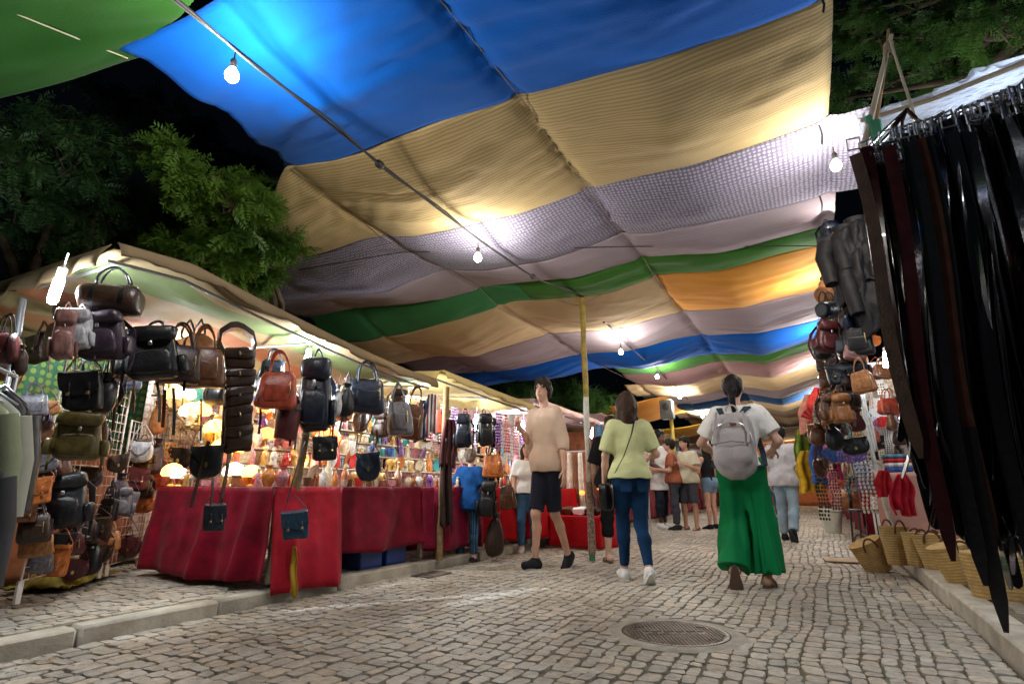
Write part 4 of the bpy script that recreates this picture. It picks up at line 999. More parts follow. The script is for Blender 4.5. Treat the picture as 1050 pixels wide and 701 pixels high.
# hanging on back walls
def wall(x, y0, y1, z0, z1, ny, nz, where, group, cols, kinds=('card','beads','card'), rz=pi/2):
    for j in range(nz):
        for i in range(ny):
            k = rt.choice(kinds); TR.append(trinket(k, rt.choice(cols), (x, y0+(y1-y0)*(i+.5)/ny+rt.uniform(-.02,.02), z0+(z1-z0)*(j+.5)/nz), rt.uniform(1.2,1.7), rz+rt.uniform(-.3,.3), where.format(r=['lowest','middle','upper','top','very top'][j]), group))
wall(-5.76,3.35,5.0,1.15,2.05,11,4,'in the {r} row on the first back grid','jewellery hung on the back grids',['pink','white','cream','gold','orange','red'])
wall(-5.76,5.15,6.7,1.1,2.0,10,4,'in the {r} row on the second back grid','jewellery hung on the back grids',['pink','white','violet','blue','red','white'])
wall(-5.5,7.0,9.2,1.0,1.95,9,4,'in the {r} row on the third stall wall','jewellery hung on the back grids',['pink','red','violet','white','black','orange'],('beads','card','beads'))
for y in np.linspace(5.3,6.6,6): TR.append(trinket('beads', rt.choice(['white','pink','violet']), (-4.1,y,1.85), 1.8, pi/2, 'under the second awning', 'bead bundles under the second awning'))
for y in np.linspace(6.9,9.0,9): TR.append(trinket('beads', rt.choice(['red','pink','violet','black']), (-3.9,y,1.85), 2.0, pi/2, 'under the third awning', 'bead bundles under the third awning'))
number_labels(TR)
for x, y, z in ((-4.5,3.3,1.25),(-4.6,4.3,1.3),(-4.3,3.9,1.0)): plight((x,y,z), 3.0, (1,.62,.25), .05)
# ---------------- clothes rack at the left edge
rk = empty('clothes_rack', (-3.3,1.2,.085), 0, 'pipe clothes rack at the left edge of the picture', 'clothes rack')
a, b_ = atx(-60,352,-2.9), atx(16,386,-3.35)
MB().tube([tuple(a-np.array([-3.3,1.2,.085])), tuple(b_-np.array([-3.3,1.2,.085]))], .012, 8).obj('rail', GREYPIPE, rk)
MB().tube([tuple(b_-np.array([-3.3,1.2,.085])), (b_[0]+3.3, b_[1]-1.2, 0)], .012, 8).obj('upright', GREYPIPE, rk)
def garment(p, w, h, m, label, rz, seed):
    e = empty('shirt', tuple(p), rz, label, 'shirt', 'shirts on the rack at the left edge')
    MB().tube([(-w*.45,0,-.10),(0,0,-.02),(w*.45,0,-.10)], .006, 6).obj('hanger', STEEL, e)
    MB().tube([(0,0,-.02),(0,0,.03),(.02,0,.05),(.03,0,.03)], .003, 5).obj('hook', STEEL, e)
    for sg in (-1,1):
        n = 24; u = np.linspace(-1,1,n)[:,None]; v = np.linspace(0,1,26)[None,:]
        X = u*w/2*(1+.10*v+.04*vnoise(v*5+seed,0)); Z = -.05-.09*np.abs(u)**1.2 - h*v*(1-.02*np.cos(u*4)) ; Y = sg*(.05*np.sqrt(np.clip(1-u**2,0,1))*(1-.3*v)+.018*vnoise(u*3+seed,v*1.2)+.012*np.sin(u*9+seed+v)*v)
        MB().sheet(np.stack([X,Y,Z+0*X],2), .004).obj('front_panel' if sg<0 else 'back_panel', m, e, fix=False, ang=0)
        MB().tube([(sg*w*.46,0,-.15),(sg*w*.60,.01,-.34),(sg*w*.62,-.01,-.58)], [.055,.06,.052], 12).obj('sleeve', m, e)
    return e
SAGE = cloth('sage',(.24,.27,.17),var=.2); 
garment(atx(-34,384,-3.05), .30, .72, SAGE, 'sage green shirt, nearest on the rack at the left edge', YAW+.9, 1)
garment(atx(-14,388,-3.12), .28, .62, cloth('palegrey',(.34,.35,.29)), 'pale grey-green shirt on the rack behind the sage one', YAW+1.0, 2)
garment(atx(6,390,-3.2), .22, .42, LTH['black'], 'short black leather jacket at the inner end of the rack', YAW+1.0, 3)
garment(atx(-22,450,-3.0), .2, .62, cloth('darkgrey_g',(.06,.06,.065)), 'dark grey long garment hanging low at the left edge', YAW+.9, 4)
bag_px('duffel','wine',(-8,322,14,372), X=-3.5, label='dark red bag hung high beside the galvanised corner post', group=HG)
bag_px('pouch','darkbrown',(8,345,28,382), X=-3.5, label='small brown pouch hung beside the dark red bag', group=HG)
# heap of cloth on the pavement
HEAP = cloth('mustard',(.34,.25,.05),var=.6,vs=9)
c = atz(52,604,.085); n = 30; u = np.linspace(-1,1,n)[:,None]*np.ones((1,n)); v = np.linspace(-1,1,n)[None,:]*np.ones((n,1))
rr = np.sqrt(np.clip(u*u+v*v,0,2)); Z = .16*np.clip(1-rr,0,1)**.6*(1+.5*vnoise(u*3,v*3))+.02*vnoise(u*9,v*9)
o = MB().sheet(np.stack([u*.42, v*.2, np.clip(Z,0,1)+.004],2), .01).obj('cloth_heap', HEAP, fix=False, ang=0); o.location = (c[0]-.12,c[1]+.15,.125); o.rotation_euler=(0,0,2.3); tag(o,'heap of mustard patterned cloth on the pavement under the bags','cloth')
# ================================================================ poles in the street
def pole_sections(name, x, y, secs, label, lean=(0,0), r=.032):
    e = empty(name, (x,y,0), 0, label, 'post')
    H = secs[-1][1]
    for nm, z1, z0, m in [(s[2], s[1], s[0], s[3]) for s in secs]:
        n = max(4, int((z1-z0)/.12)); pts = [(lean[0]*z/H+.003*sin(z*7), lean[1]*z/H, z) for z in np.linspace(z0, z1, n)]
        rr = [(r if nm != 'wrapped_foot' else r*1.25)*(1+.04*sin(z*9)) for z in np.linspace(z0,z1,n)]
        MB().tube(pts, rr, 12).obj(nm, m, e)
    return e
YP = mat('mustard_paint', (.50,.36,.05), .6, col2=(.28,.20,.05), vs=16, bump=.3, bs=50)
WP = mat('chipped_white', (.72,.72,.66), .6, col2=(.50,.49,.42), vs=13, bump=.3, bs=50)
SCALE = mat('scaly_bark', (.55,.42,.34), .8, col2=(.16,.09,.07), vs=42, bump=.8, bs=50)
GP = mat('green_paint', (.08,.30,.16), .6, bump=.2)
cp = pole_sections('canopy_post', -2.36, 6.34, [(0,.07,'green_foot',GP),(.07,.86,'wrapped_foot',SCALE),(.86,1.86,'white_section',WP),(1.86,3.24,'mustard_section',YP)], 'centre canopy post', (-.02,0), .034)
cp['label'] = 'centre canopy post, mustard above and white below, between the man and the lime-topped woman'
MB().tube([(-.35,-.02,3.15),(.3,.05,3.16)], .014, 6).obj('cross_stick', WOOD, cp)
MB().ribbon([(-.3,0,3.13),(0,0,3.02),(.25,0,3.14)], (0,1,0), .02, .01).obj('lashing', ROPE, cp)
p2 = pole_sections('canopy_post', -2.94, 13.8, [(0,1.5,'white_section',WP),(1.5,2.9,'mustard_section',YP)], 'farther canopy post carrying a grey box near its top', (-.05,0), .045)
bx = tag(MB().box((0,0,0),(.30,.26,.46),.02).obj('box_lamp', mat('grey_box',(.10,.11,.11),.5,bump=.1), None), 'grey speaker box fixed near the top of the farther canopy post', 'speaker box'); bx.location = (-3.02,13.62,2.62); bx.name = 'speaker_box'
MB().lathe([(0,0),(.09,0),(.09,.012),(.02,.02),(0,.02)],16).xf(Matrix.Translation((0,-.135,.06))@Matrix.Rotation(pi/2,4,'X')).obj('grille', CABLE, bx)
post((-2.9,18.6,0),(-2.95,18.6,2.9),.04,mat('pink_pole',(.55,.36,.28),.7,bump=.2),'thin pinkish pole far down the street beyond the box post')
# ================================================================ right: plastic roof, tripod of sticks
PLAS = bpy.data.materials.new('clear_plastic_sheet'); PLAS.use_nodes = True
nt = PLAS.node_tree; pb_ = nt.nodes['Principled BSDF']; pb_.inputs['Base Color'].default_value = (.62,.66,.74,1); pb_.inputs['Roughness'].default_value = .16
tr = nt.nodes.new('ShaderNodeBsdfTranslucent'); tr.inputs[0].default_value = (.72,.76,.85,1); mx = nt.nodes.new('ShaderNodeMixShader'); mx.inputs[0].default_value = .45
tp = nt.nodes.new('ShaderNodeBsdfTransparent'); m2 = nt.nodes.new('ShaderNodeMixShader'); m2.inputs[0].default_value = .22
nt.links.new(pb_.outputs[0], mx.inputs[1]); nt.links.new(tr.outputs[0], mx.inputs[2]); nt.links.new(mx.outputs[0], m2.inputs[1]); nt.links.new(tp.outputs[0], m2.inputs[2])
nt.links.new(m2.outputs[0], nt.nodes['Material Output'].inputs[0])
def crumple(name, corners, m, label, cat, n=60, amp=.03, th=.002, sag=0, par=None):
    a, b, c, d = [np.array(q, float) for q in corners]; u = np.linspace(0,1,n)[:,None,None]; v = np.linspace(0,1,n)[None,:,None]
    P = (a*(1-u)+b*u)*(1-v)+(d*(1-u)+c*u)*v; U, V = u[...,0]*np.ones((n,n)), v[...,0]*np.ones((n,n))
    N = np.cross(b-a, d-a); N /= np.linalg.norm(N)
    f = amp*(vnoise(U*5,V*4)+.5*np.abs(vnoise(U*11+3,V*12))+.3*vnoise(U*23,V*19)); P = P + N*f[...,None]; P[...,2] -= sag*4*U*(1-U)
    o = MB().sheet(P, th).obj(name, m, par, fix=False, ang=0)
    return tag(o, label, cat) if label else o
rfA, rfB = atx(884,124,.47), atx(1056,62,.95)
pr = empty('plastic_roof', tuple(rfA), 0, 'crumpled translucent plastic sheet roofing the belt stall at the top right', 'plastic sheet')
rel = lambda p: tuple(np.array(p)-rfA)
crumple('roof_sheet', [rel(rfA), rel(rfB), rel((3.4,2.5,2.75)), rel((3.0,4.6,3.3))], PLAS, None, None, 70, .05, .002, 0, pr)
dn = np.array([0,0,-1.]); crumple('front_fall', [rel(rfA+[0,0,.02]), rel(rfB+[0,0,.02]), rel(rfB+[-.02,.04,-.09]), rel(rfA+[.02,.05,-.16])], PLAS, None, None, 60, .03, .002, 0, pr)
crumple('hanging_corner', [rel(rfA+[-.02,.0,.05]), rel(rfA+[.07,-.05,.03]), rel(rfA+[.05,.0,-.95]), rel(rfA+[-.01,.05,-.75])], PLAS, None, None, 46, .03, .002, 0, pr)
b = MB().tube([rel(rfA), rel((rfA+rfB)/2+[0,0,-.02]), rel(rfB)], .011, 6); b.obj('edge_line', ROPE, pr)
tri = empty('lashed_sticks', tuple(aty(898,140,2.75)), 0, 'three weathered sticks lashed with rope into a peak above the belts', 'lashed sticks'); t0 = aty(898,140,2.75)
q = lambda x, y, Y=2.75: tuple(aty(x,y,Y)-t0)
MB().tube([q(886,150),q(898,100),q(914,36)], [.014,.012,.009], 8).obj('stick', PALEWOOD, tri)
MB().tube([q(897,132,2.8),q(909,60,2.8),q(911,30,2.8)], [.009,.008,.006], 8).obj('stick', WOOD, tri)
MB().tube([q(913,42,2.7),q(925,80,2.7),q(941,128,2.7)], [.005,.006,.006], 8).obj('stick', PALEWOOD, tri)
MB().tube([q(890,120),q(901,150),q(908,180)], .017, 8).obj('green_stick', GP, tri)
MB().box(q(898,133), (.05,.04,.09), .008).obj('green_clamp', GP, tri)
b = MB()
for k in range(7): b.tube([(p[0]+.018*cos(a_), p[1]+.018*sin(a_), p[2]) for p in [q(911,56-k*1.8)] for a_ in np.linspace(0,2*pi,9)[:-1]], .0045, 5, closed=True)
b.obj('lashing', ROPE, tri)
# ================================================================ belts
BELTM = [mat('belt_black', (.012,.012,.016), .26, var=.3, vs=30, bump=.12, bs=30, spec=.7, coat=.6), mat('belt_brown', (.07,.025,.015), .3, var=.5, vs=18, bump=.12, bs=30, spec=.6, coat=.3), mat('belt_wine', (.05,.008,.012), .3, var=.5, vs=18, bump=.12, bs=30, coat=.3), mat('belt_tan', (.09,.045,.025), .45, var=.5, vs=18, bump=.3, bs=140)]
PLAIT = mat('belt_plaited', (.014,.014,.018), .28, bump=.35, bs=50, spec=.6)
BM = {}
def nth(k): return f"{k}{'th' if 10 <= k%100 <= 20 else {1:'st',2:'nd',3:'rd'}.get(k%10,'th')}"
def belt_mesh(v, mi, L, w, curl):
    k = (v, mi)
    if k in BM: return BM[k]
    r = random.Random(v*7+mi); pts = []; sd = []
    ph, tw = r.uniform(0,6), r.uniform(-.7,.7); n = 26
    for i in range(n):
        t = i/(n-1); z = -L*t; c = curl*max(0,t-.75)**2*2.2
        pts.append((.030*sin(ph+t*5)*t+c, .022*cos(ph+t*4)+.04*sin(t*3)*tw, z)); a = tw*t*3.2+.45*sin(ph+t*7); sd.append((cos(a), sin(a), 0))
    pts = pts[:-3]+[tuple(np.array(pts[-4])*(1-t)+np.array(pts[-1])*t) for t in (.60,.85,.95,1.)]; sd = sd[:-3]+[sd[-1]]*4; ws = [w]*(n-3)+[w*.98,w*.9,w*.65,w*.2]
    s = MB().ribbon(pts, sd, ws, .0035).mesh('strap', ang=50); s.materials.append(PLAIT if v % 5 == 4 else BELTM[mi])
    b = MB(); hw = w*.52
    b.tube([(-hw,0,.0),(hw,0,0),(hw,0,.036),(-hw,0,.036)], .0045, 6, closed=True).tube([(0,0,.036),(.004,-.006,.0)], .0025, 5)
    bm2 = b.mesh('buckle', ang=50); bm2.materials.append(STEEL)
    BM[k] = (s, bm2); return BM[k]
barL, barR = atz(886,168,2.0), atz(1075,100,2.0)
rb = random.Random(5); BL_ = []
bd = barR-barL; bl = np.linalg.norm(bd[:2]); ang = math.atan2(bd[1], bd[0])
GB = 'leather belts hung in a dense curtain at the right'
NB = 280
for i in range(NB):
    t = (i+rb.random())/NB*1.12; rowk = rb.choice([0,0,1,1,2,3,4]); nrm = np.array([-bd[1], bd[0], 0])/bl
    p = barL+bd*t + nrm*(.045*rowk-.03) + np.array([0,0,-.03*rowk+rb.uniform(-.05,.05)])
    mi = rb.choice([0]*9+[1,2]) if t > .12 else rb.choice([1,0,0,2]); v = rb.randrange(5)
    L0 = {0:1.28,1:1.38,2:1.48,3:1.42,4:1.34}[v]; w = {0:.028,1:.034,2:.042,3:.030,4:.036}[v]
    s_, k_ = belt_mesh(v, mi, L0, w, {0:-.2,1:.2,2:.0,3:-.4,4:.3}[v])
    e = empty('belt', tuple(p), ang+rb.uniform(-.9,.9), None, 'belt', GB); e.scale = (1,1,(.80+.30*min(1,t*1.3))*rb.uniform(.90,1.05))
    for nm, me in (('strap', s_), ('buckle', k_)):
        o = bpy.data.objects.new(nm, me); COL.objects.link(o); o.parent = e
    e['label'] = {0:'black',1:'dark brown',2:'dark wine',3:'tan brown'}[mi]+(' plaited' if v==4 else '')+f' leather belt, {nth(i+1)} from the left in the dense curtain of belts'
# a few extra long tips
for (x0,y0,x1,y1,mi) in ((985,400,1008,600,0),(1005,400,1029,648,0),(1000,420,1018,560,1),(940,300,975,575,2),(895,260,942,470,3),(1040,420,1062,600,0)):
    a0, a1 = atz(x0,120,2.0), None
    P0 = np.array(aty(x0,y0,2.16)); P1 = np.array(aty(x1,y1,2.16)); P00 = P0+(P0-P1)/np.linalg.norm(P0-P1)*max(0,(1.97-P0[2]))
    P00 = np.array([P0[0],P0[1],1.97]); 
    pts = [tuple(P00*(1-t)+np.array([P1[0],P1[1],P1[2]])*t + np.array([.01*sin(t*7),.0,0])) for t in np.linspace(0,1,20)]
    e = empty('belt', tuple(P00), 0, {0:'extra long black belt',1:'extra long brown belt',2:'long wine coloured belt',3:'long tan brown belt'}[mi]+' hanging past the straw baskets', 'belt', 'extra long belts at the front of the curtain')
    rp_ = [tuple(np.array(p)-P00) for p in pts]
    MB().ribbon(rp_, (cos(ang),sin(ang),0), [.04]*18+[.036,.012], .004).obj('strap', BELTM[mi], e); MB().tube([(-.02,0,.02),(.02,0,.02),(.02,0,.065),(-.02,0,.065)], .0035, 6, closed=True).obj('buckle', STEEL, e)
lab_ct = {}
for o in [o for o in COL.objects if o.name.startswith('belt') and o.get('group','').startswith('extra')]:
    l = o['label']; lab_ct[l] = lab_ct.get(l,0)+1
    if lab_ct[l] > 1: o['label'] = l.replace('extra long','another very long')+', '+('nearer' if lab_ct[l]==2 else 'nearest')
# hanging bar with loops
br = empty('belt_rack', tuple(barL), 0, 'dark horizontal bar with strap loops that carries the curtain of belts', 'rack')
MB().tube([(0,0,.04),tuple(bd*1.15+[0,0,.04])], .012, 8).obj('bar', DARKMETAL, br)
for hx, lo, hi in (((930,112),.02,.42),((1002,104),.45,.85),((1068,90),.8,1.1)):
    hk = atz(*hx,2.28)-barL
    for k in range(6):
        f = lo+(hi-lo)*k/5; en = bd*f+np.array([0,0,.05])
        MB().tube([tuple(hk), tuple(hk*.5+en*.5+np.array([.02*sin(k*2),.02,.015])), tuple(en)], .0065, 6).obj('strap_loop', BELTM[k%3], br)
plight(tuple(atz(1000,90,2.25)+[.5,.6,0]), 14, (.72,.84,1), .05)
tlx = tube_lamp((1.45,3.1,2.55), 16, 'cold tube lamp inside the belt stall under the plastic roof')
tube_lamp((1.2,1.6,2.2), 12, 'cold tube lamp in the belt stall near the camera, beyond the right edge')
# ================================================================ baskets
STRAW = mat('woven_straw', (.60,.40,.15), .8, col2=(.42,.26,.09), vs=16, bump=.8, bs=55, fn=stripes_fn(14,.6,'Z',(.26,.16,.05))); RIM = LTH['brown']
def basket(p, w, h, rz, label, tilt=(0,0), fl=1.35):
    e = empty('straw_basket', tuple(p), rz, label, 'basket', 'straw baskets along the right kerb'); e.rotation_euler = (tilt[0], tilt[1], rz)
    prof = []
    for i in range(15):
        t = i/14; prof.append((w/2*(1/fl+(1-1/fl)*t**.8)+.004*(i%2), h*t))
    inner = [(r-.012, z) for r, z in prof[::-1] if z > .01]
    MB().lathe([(0,0)]+prof+[(prof[-1][0]-.004,h+.012)]+inner+[(0,.012)], 28, sy=.62).obj('body', STRAW, e)
    MB().lathe([(w/2-.010,h-.004),(w/2+.006,h-.004),(w/2+.008,h+.014),(w/2-.010,h+.016)], 28, sy=.62).obj('rim', STRAW, e)
    for sy in (-1,1): MB().tube([(x, sy*w*.30, z) for x,_,z in arc((0,0,h-.05), w*.42, h*.36)], .009, 7).obj('handle', RIM, e)
    return e
basket(atz(903,586,.0), .30, .30, .3, 'tilted straw basket with brown handles at the kerb corner, leftmost of the row', (.15,-.42))
basket(atz(919,579,.10)+[.03,.05,0], .27, .33, .6, 'upright straw basket with dark handles standing right of the tilted one')
basket(atz(938,580,.12)+[.05,0,0], .26, .27, .2, 'straw basket on the kerb, third from the left in the row', (0,.06))
basket(atz(957,583,.12)+[.06,0,0], .30, .27, -.2, 'straw basket on the kerb partly behind the belts, fourth from the left', (0,-.1))
basket(atz(985,598,.12)+[.08,.1,0], .36, .27, .1, 'wide straw basket behind the belt tips, leaning on the next', (.1,-.25))
basket(atz(1038,620,.12)+[.1,.25,0], .55, .26, .1, 'largest flat straw basket behind the belts at the right edge', (0,0), 1.15)
basket(atz(905,562,.05)+[.15,1.0,0], .28, .30, 1.0, 'shaded straw basket at the back behind the tilted one')
cb = tag(MB().box((0,0,.012),(.62,.36,.012),.003).obj('cardboard', mat('cardboard',(.50,.36,.24),.9,bump=.2)), 'flat piece of cardboard lying on the street left of the straw baskets', 'cardboard'); c_ = atz(878,576,0); cb.location = (c_[0],c_[1],.004); cb.rotation_euler=(0,0,.1)
# ================================================================ right stalls
JKM = mat('jacket_leather', (.012,.011,.012), .62, var=.5, vs=9, bump=1.0, bs=16, spec=.2)
GR = 'bags and jackets hung along the right stalls'
def jacket(p, w, h, m, label, rz, seed):
    e = empty('leather_jacket', tuple(p), rz, label, 'jacket', 'leather jackets hung at the right'); 
    for sg in (-1,1):
        n = 22; u = np.linspace(-1,1,n)[:,None]; v = np.linspace(0,1,24)[None,:]
        X = u*w/2*(1-.15*v+.10*vnoise(v*5+seed,0)); Z = -.02-.10*np.abs(u)**1.3 - h*v ; Y = sg*(.10*np.sqrt(np.clip(1-u**2,0,1))*(1-.2*v)+.035*vnoise(u*3+seed,v*3)+.02*vnoise(u*8,v*7+seed))
        MB().sheet(np.stack([X,Y,Z+0*X],2), .006).obj('front_panel' if sg<0 else 'back_panel', m, e, fix=False, ang=0)
        MB().tube([(sg*w*.46,0,-.10),(sg*w*.58,-.03,-h*.4),(sg*w*.5,-.08,-h*.85)], [.07,.065,.05], 12).obj('sleeve', m, e)
    MB().lathe([(.07,-.02),(.09,.03),(.08,.035),(.055,-.01)], 16, sy=.8).obj('collar', m, e)
    return e
for px, py, X, w, h, m, l in ((866,236,.42,.30,.55,'black','black leather jacket hung highest beside the belts'),(886,250,.50,.30,.70,'black','black leather jacket against the belts, behind the topmost one'),(878,228,.46,.26,.5,'black','dark leather jacket squeezed between the black ones')):
    jacket(aty(px,py,4.9), w, h, JKM if m=='black' else LTH[m], l, YAW+rb.uniform(-.6,.6), px)
RP = dict(X=.36)
for kind, col, box, lab, X in [
 ('backpack','darkbrown',(842,310,872,352),'dark brown backpack hung below the leather jackets',.34),
 ('handbag','black',(862,322,890,362),'black handbag with a shiny clasp under the leather jackets',.38),
 ('pouch','brown',(856,300,884,336),'crumpled brown bag between jackets and handbags',.38),
 ('satchel','darkbrown',(838,345,866,378),'dark satchel hung left of the blue purse',.30),
 ('saddle','blue',(852,366,874,402),'pale blue and black purse hanging among the brown bags',.31),
 ('handbag','tan',(870,370,892,400),'tan handbag right of the pale blue purse',.36),
 ('pouch','darkbrown',(842,376,858,408),'dark drawstring pouch left of the pale blue purse',.29),
 ('saddle','brown',(846,398,872,424),'brown shoulder bag under the pale blue purse',.29),
 ('handbag','pink',(866,338,886,366),'dusty pink handbag half hidden behind the black one',.37),
 ('duffel','tan',(862,488,906,524),'bulky tan leather travel bag on the black stool',.62),
 ('handbag','red',(852,478,884,514),'red-brown leather bag heaped on the stool, left of the travel bag',.52),
 ('satchel','orange',(884,474,910,504),'orange-brown satchel on top of the travel bag',.66),
 ('handbag','brown',(846,494,866,524),'brown bag hanging off the left side of the stool',.46),
 ('handbag','darkbrown',(918,520,946,560),'dark brown handbag lying behind the straw baskets',.95)]:
    bag_px(kind, col, box, X=X, label=lab, group=GR)
# white lit end wall and its goods
WHITEW = cloth('white_sheet', (.80,.78,.76), vs=4); 
for (y, x0, x1, l) in ((9.6,.62,2.6,'white cloth wall closing the second right stall, covered with small goods'),(5.6,1.15,2.8,'white cloth wall behind the belts')):
    backdrop((x0,y),(x1,y),.12,2.6,WHITEW,l)
TR = []
for j in range(9):
    for i in range(9):
        if rt.random() < .45: continue
        k = rt.choice(['beads','beads','card','fan']); c = rt.choice(['white','red','black','pink','white','terracotta','blue'])
        TR.append(trinket(k, c, (.66+i*.14+rt.uniform(-.02,.02), 9.45, 1.15+j*.16), rt.uniform(1.2,1.6), rt.uniform(-.3,.3), 'on the white end wall in the right stall', 'small goods on the white wall'))
# colourful dolls / scarves dangling at the street side
for i in range(46):
    px, py = rt.uniform(836,888), rt.uniform(398,482); c = rt.choice(['red','pink','white','blue','gold','violet','white','black','orange','teal'])
    p = aty(px, py, rt.uniform(6.3,8.3))
    TR.append(trinket(rt.choice(['beads','card','beads','beads','card','fan']), c, p, rt.uniform(1.3,1.9), rt.uniform(-.8,.8), 'dangling among the right stall goods', 'colourful goods dangling at the right stall'))
number_labels(TR)
RS = 'scarves hung on the right stalls'
for px, py, X, w, h, col, l in ((842,398,.10,.50,.42,(.65,.06,.05),'fluffy red scarf high at the canopy edge, left of the brown bags'),(834,404,.06,.40,.5,(.65,.28,.22),'salmon pink scarf beside the red one'),
   (862,420,.30,.16,.70,(.75,.60,.42),'cream fringed scarf hanging under the brown shoulder bag'),(872,425,.36,.14,.66,(.82,.80,.78),'white scarf right of the cream fringed one'),(850,452,.26,.2,.45,(.80,.10,.25),'hot pink scarf in the lower row'),
   (838,452,.16,.24,.5,(.05,.12,.40),'blue patterned scarf at the left of the lower row'),(828,462,.06,.3,.5,(.70,.45,.04),'yellow scarf lowest on the left of the right stalls'),(824,440,.02,.3,.4,(.18,.30,.05),'olive green scarf above the yellow one'),
   (884,405,.42,.12,.6,(.85,.8,.75),'long white scarf left of the slanting pole'),(905,482,.85,.16,.24,(.5,.02,.03),'red triangular cloth hanging from the textile table'),(921,486,1.0,.2,.34,(.55,.02,.04),'deep red cloth beside the triangular one')):
    drape('scarf', aty(px,py,7.9-.02*(px-842)), w, h, cloth(f'sc{px}', col, var=.4, vs=14), l, 'scarf', YAW+rb.uniform(-.5,.5), 3, px*.1, .05, .5, RS)
sp0, sp1 = aty(876,396,7.0), aty(914,540,6.9); post(tuple(sp1), tuple(sp0), .022, WP, 'pale slanting pole leaning over the brown bags on the right')
# black stool, pot, textile table
st = empty('stool', (.58,8.55,0), .2, 'black slatted metal stool under the leather bags', 'stool')
MB().box((0,0,.52),(.50,.42,.025)).obj('seat', DARKMETAL, st)
for sx in (-.23,.23):
    for sy in (-.18,.18): MB().tube([(sx,sy,.51),(sx*1.1,sy*1.1,0)], .012, 6).obj('leg', DARKMETAL, st)
for sx in np.linspace(-.16,.16,4): MB().tube([(sx,-.195,.5),(sx*1.05,-.2,.06)], .008, 6).obj('slat', DARKMETAL, st)
MB().tube([(-.24,-.195,.08),(.24,-.195,.08)], .01, 6).obj('stretcher', DARKMETAL, st)
pt_ = empty('plant_pot', tuple(atz(855,546,0)), 0, 'pale plastic pot standing on the street left of the black stool', 'pot')
MB().lathe([(0,0),(.13,0),(.19,.38),(.205,.38),(.205,.42),(.18,.42),(.15,.1),(0,.09)], 24).obj('pot_body', mat('pale_plastic',(.60,.62,.50),.5,bump=.1), pt_)
MB().lathe([(0,.36),(.17,.36),(.10,.40),(0,.42)], 16).obj('soil', JOINT, pt_)
table(.62, 2.4, 7.2, 8.2, .95, 'right stall table piled with folded textiles under a pale cloth', [([(2.4,7.2),(.62,7.2)][::-1], .2, cloth('blush',(.55,.30,.25)), dict(flare=.03, fr=9)),([(.62,8.2),(.62,7.2)], .2, cloth('blush',(.55,.30,.25)), dict(flare=.03, fr=9))], group='cloth covered tables of the right stalls', topm=WHITEW)
TXC = [(.05,.1,.35),(.75,.7,.68),(.5,.03,.05),(.1,.25,.35),(.7,.5,.45),(.12,.10,.20),(.8,.78,.75),(.3,.05,.15)]
for i in range(6):
    for k in range(4):
        cc = TXC[(i*3+k)%8]; o = MB().sq((0,0,0),(.26,.34,.05),.35,.35,16,6).obj('folded_textile', cloth(f'tx{(i*3+k)%8}', cc, fn=ramp_x([(1,1,1),(.6,.6,.6)],0,12)))
        o.location = (.78+i*.28, 7.40+.02*k, .985+.046*k); o.rotation_euler = (0,0,rb.uniform(-.1,.1)); tag(o, f'folded textile {["at the bottom","second from the bottom","second from the top","on top"][k]} of the {ORD[i]} pile on the right stall table', 'textile', 'folded textiles on the right stall table')
tube_lamp((.95,5.3,2.35), 4, 'cold lamp shining between the leather jackets and the belts')
tube_lamp((1.1,8.6,2.3), 16, 'cold lamp lighting the white cloth wall of the right stall')
tube_lamp((.8,7.0,2.2), 10, 'cold lamp above the folded textiles on the right')
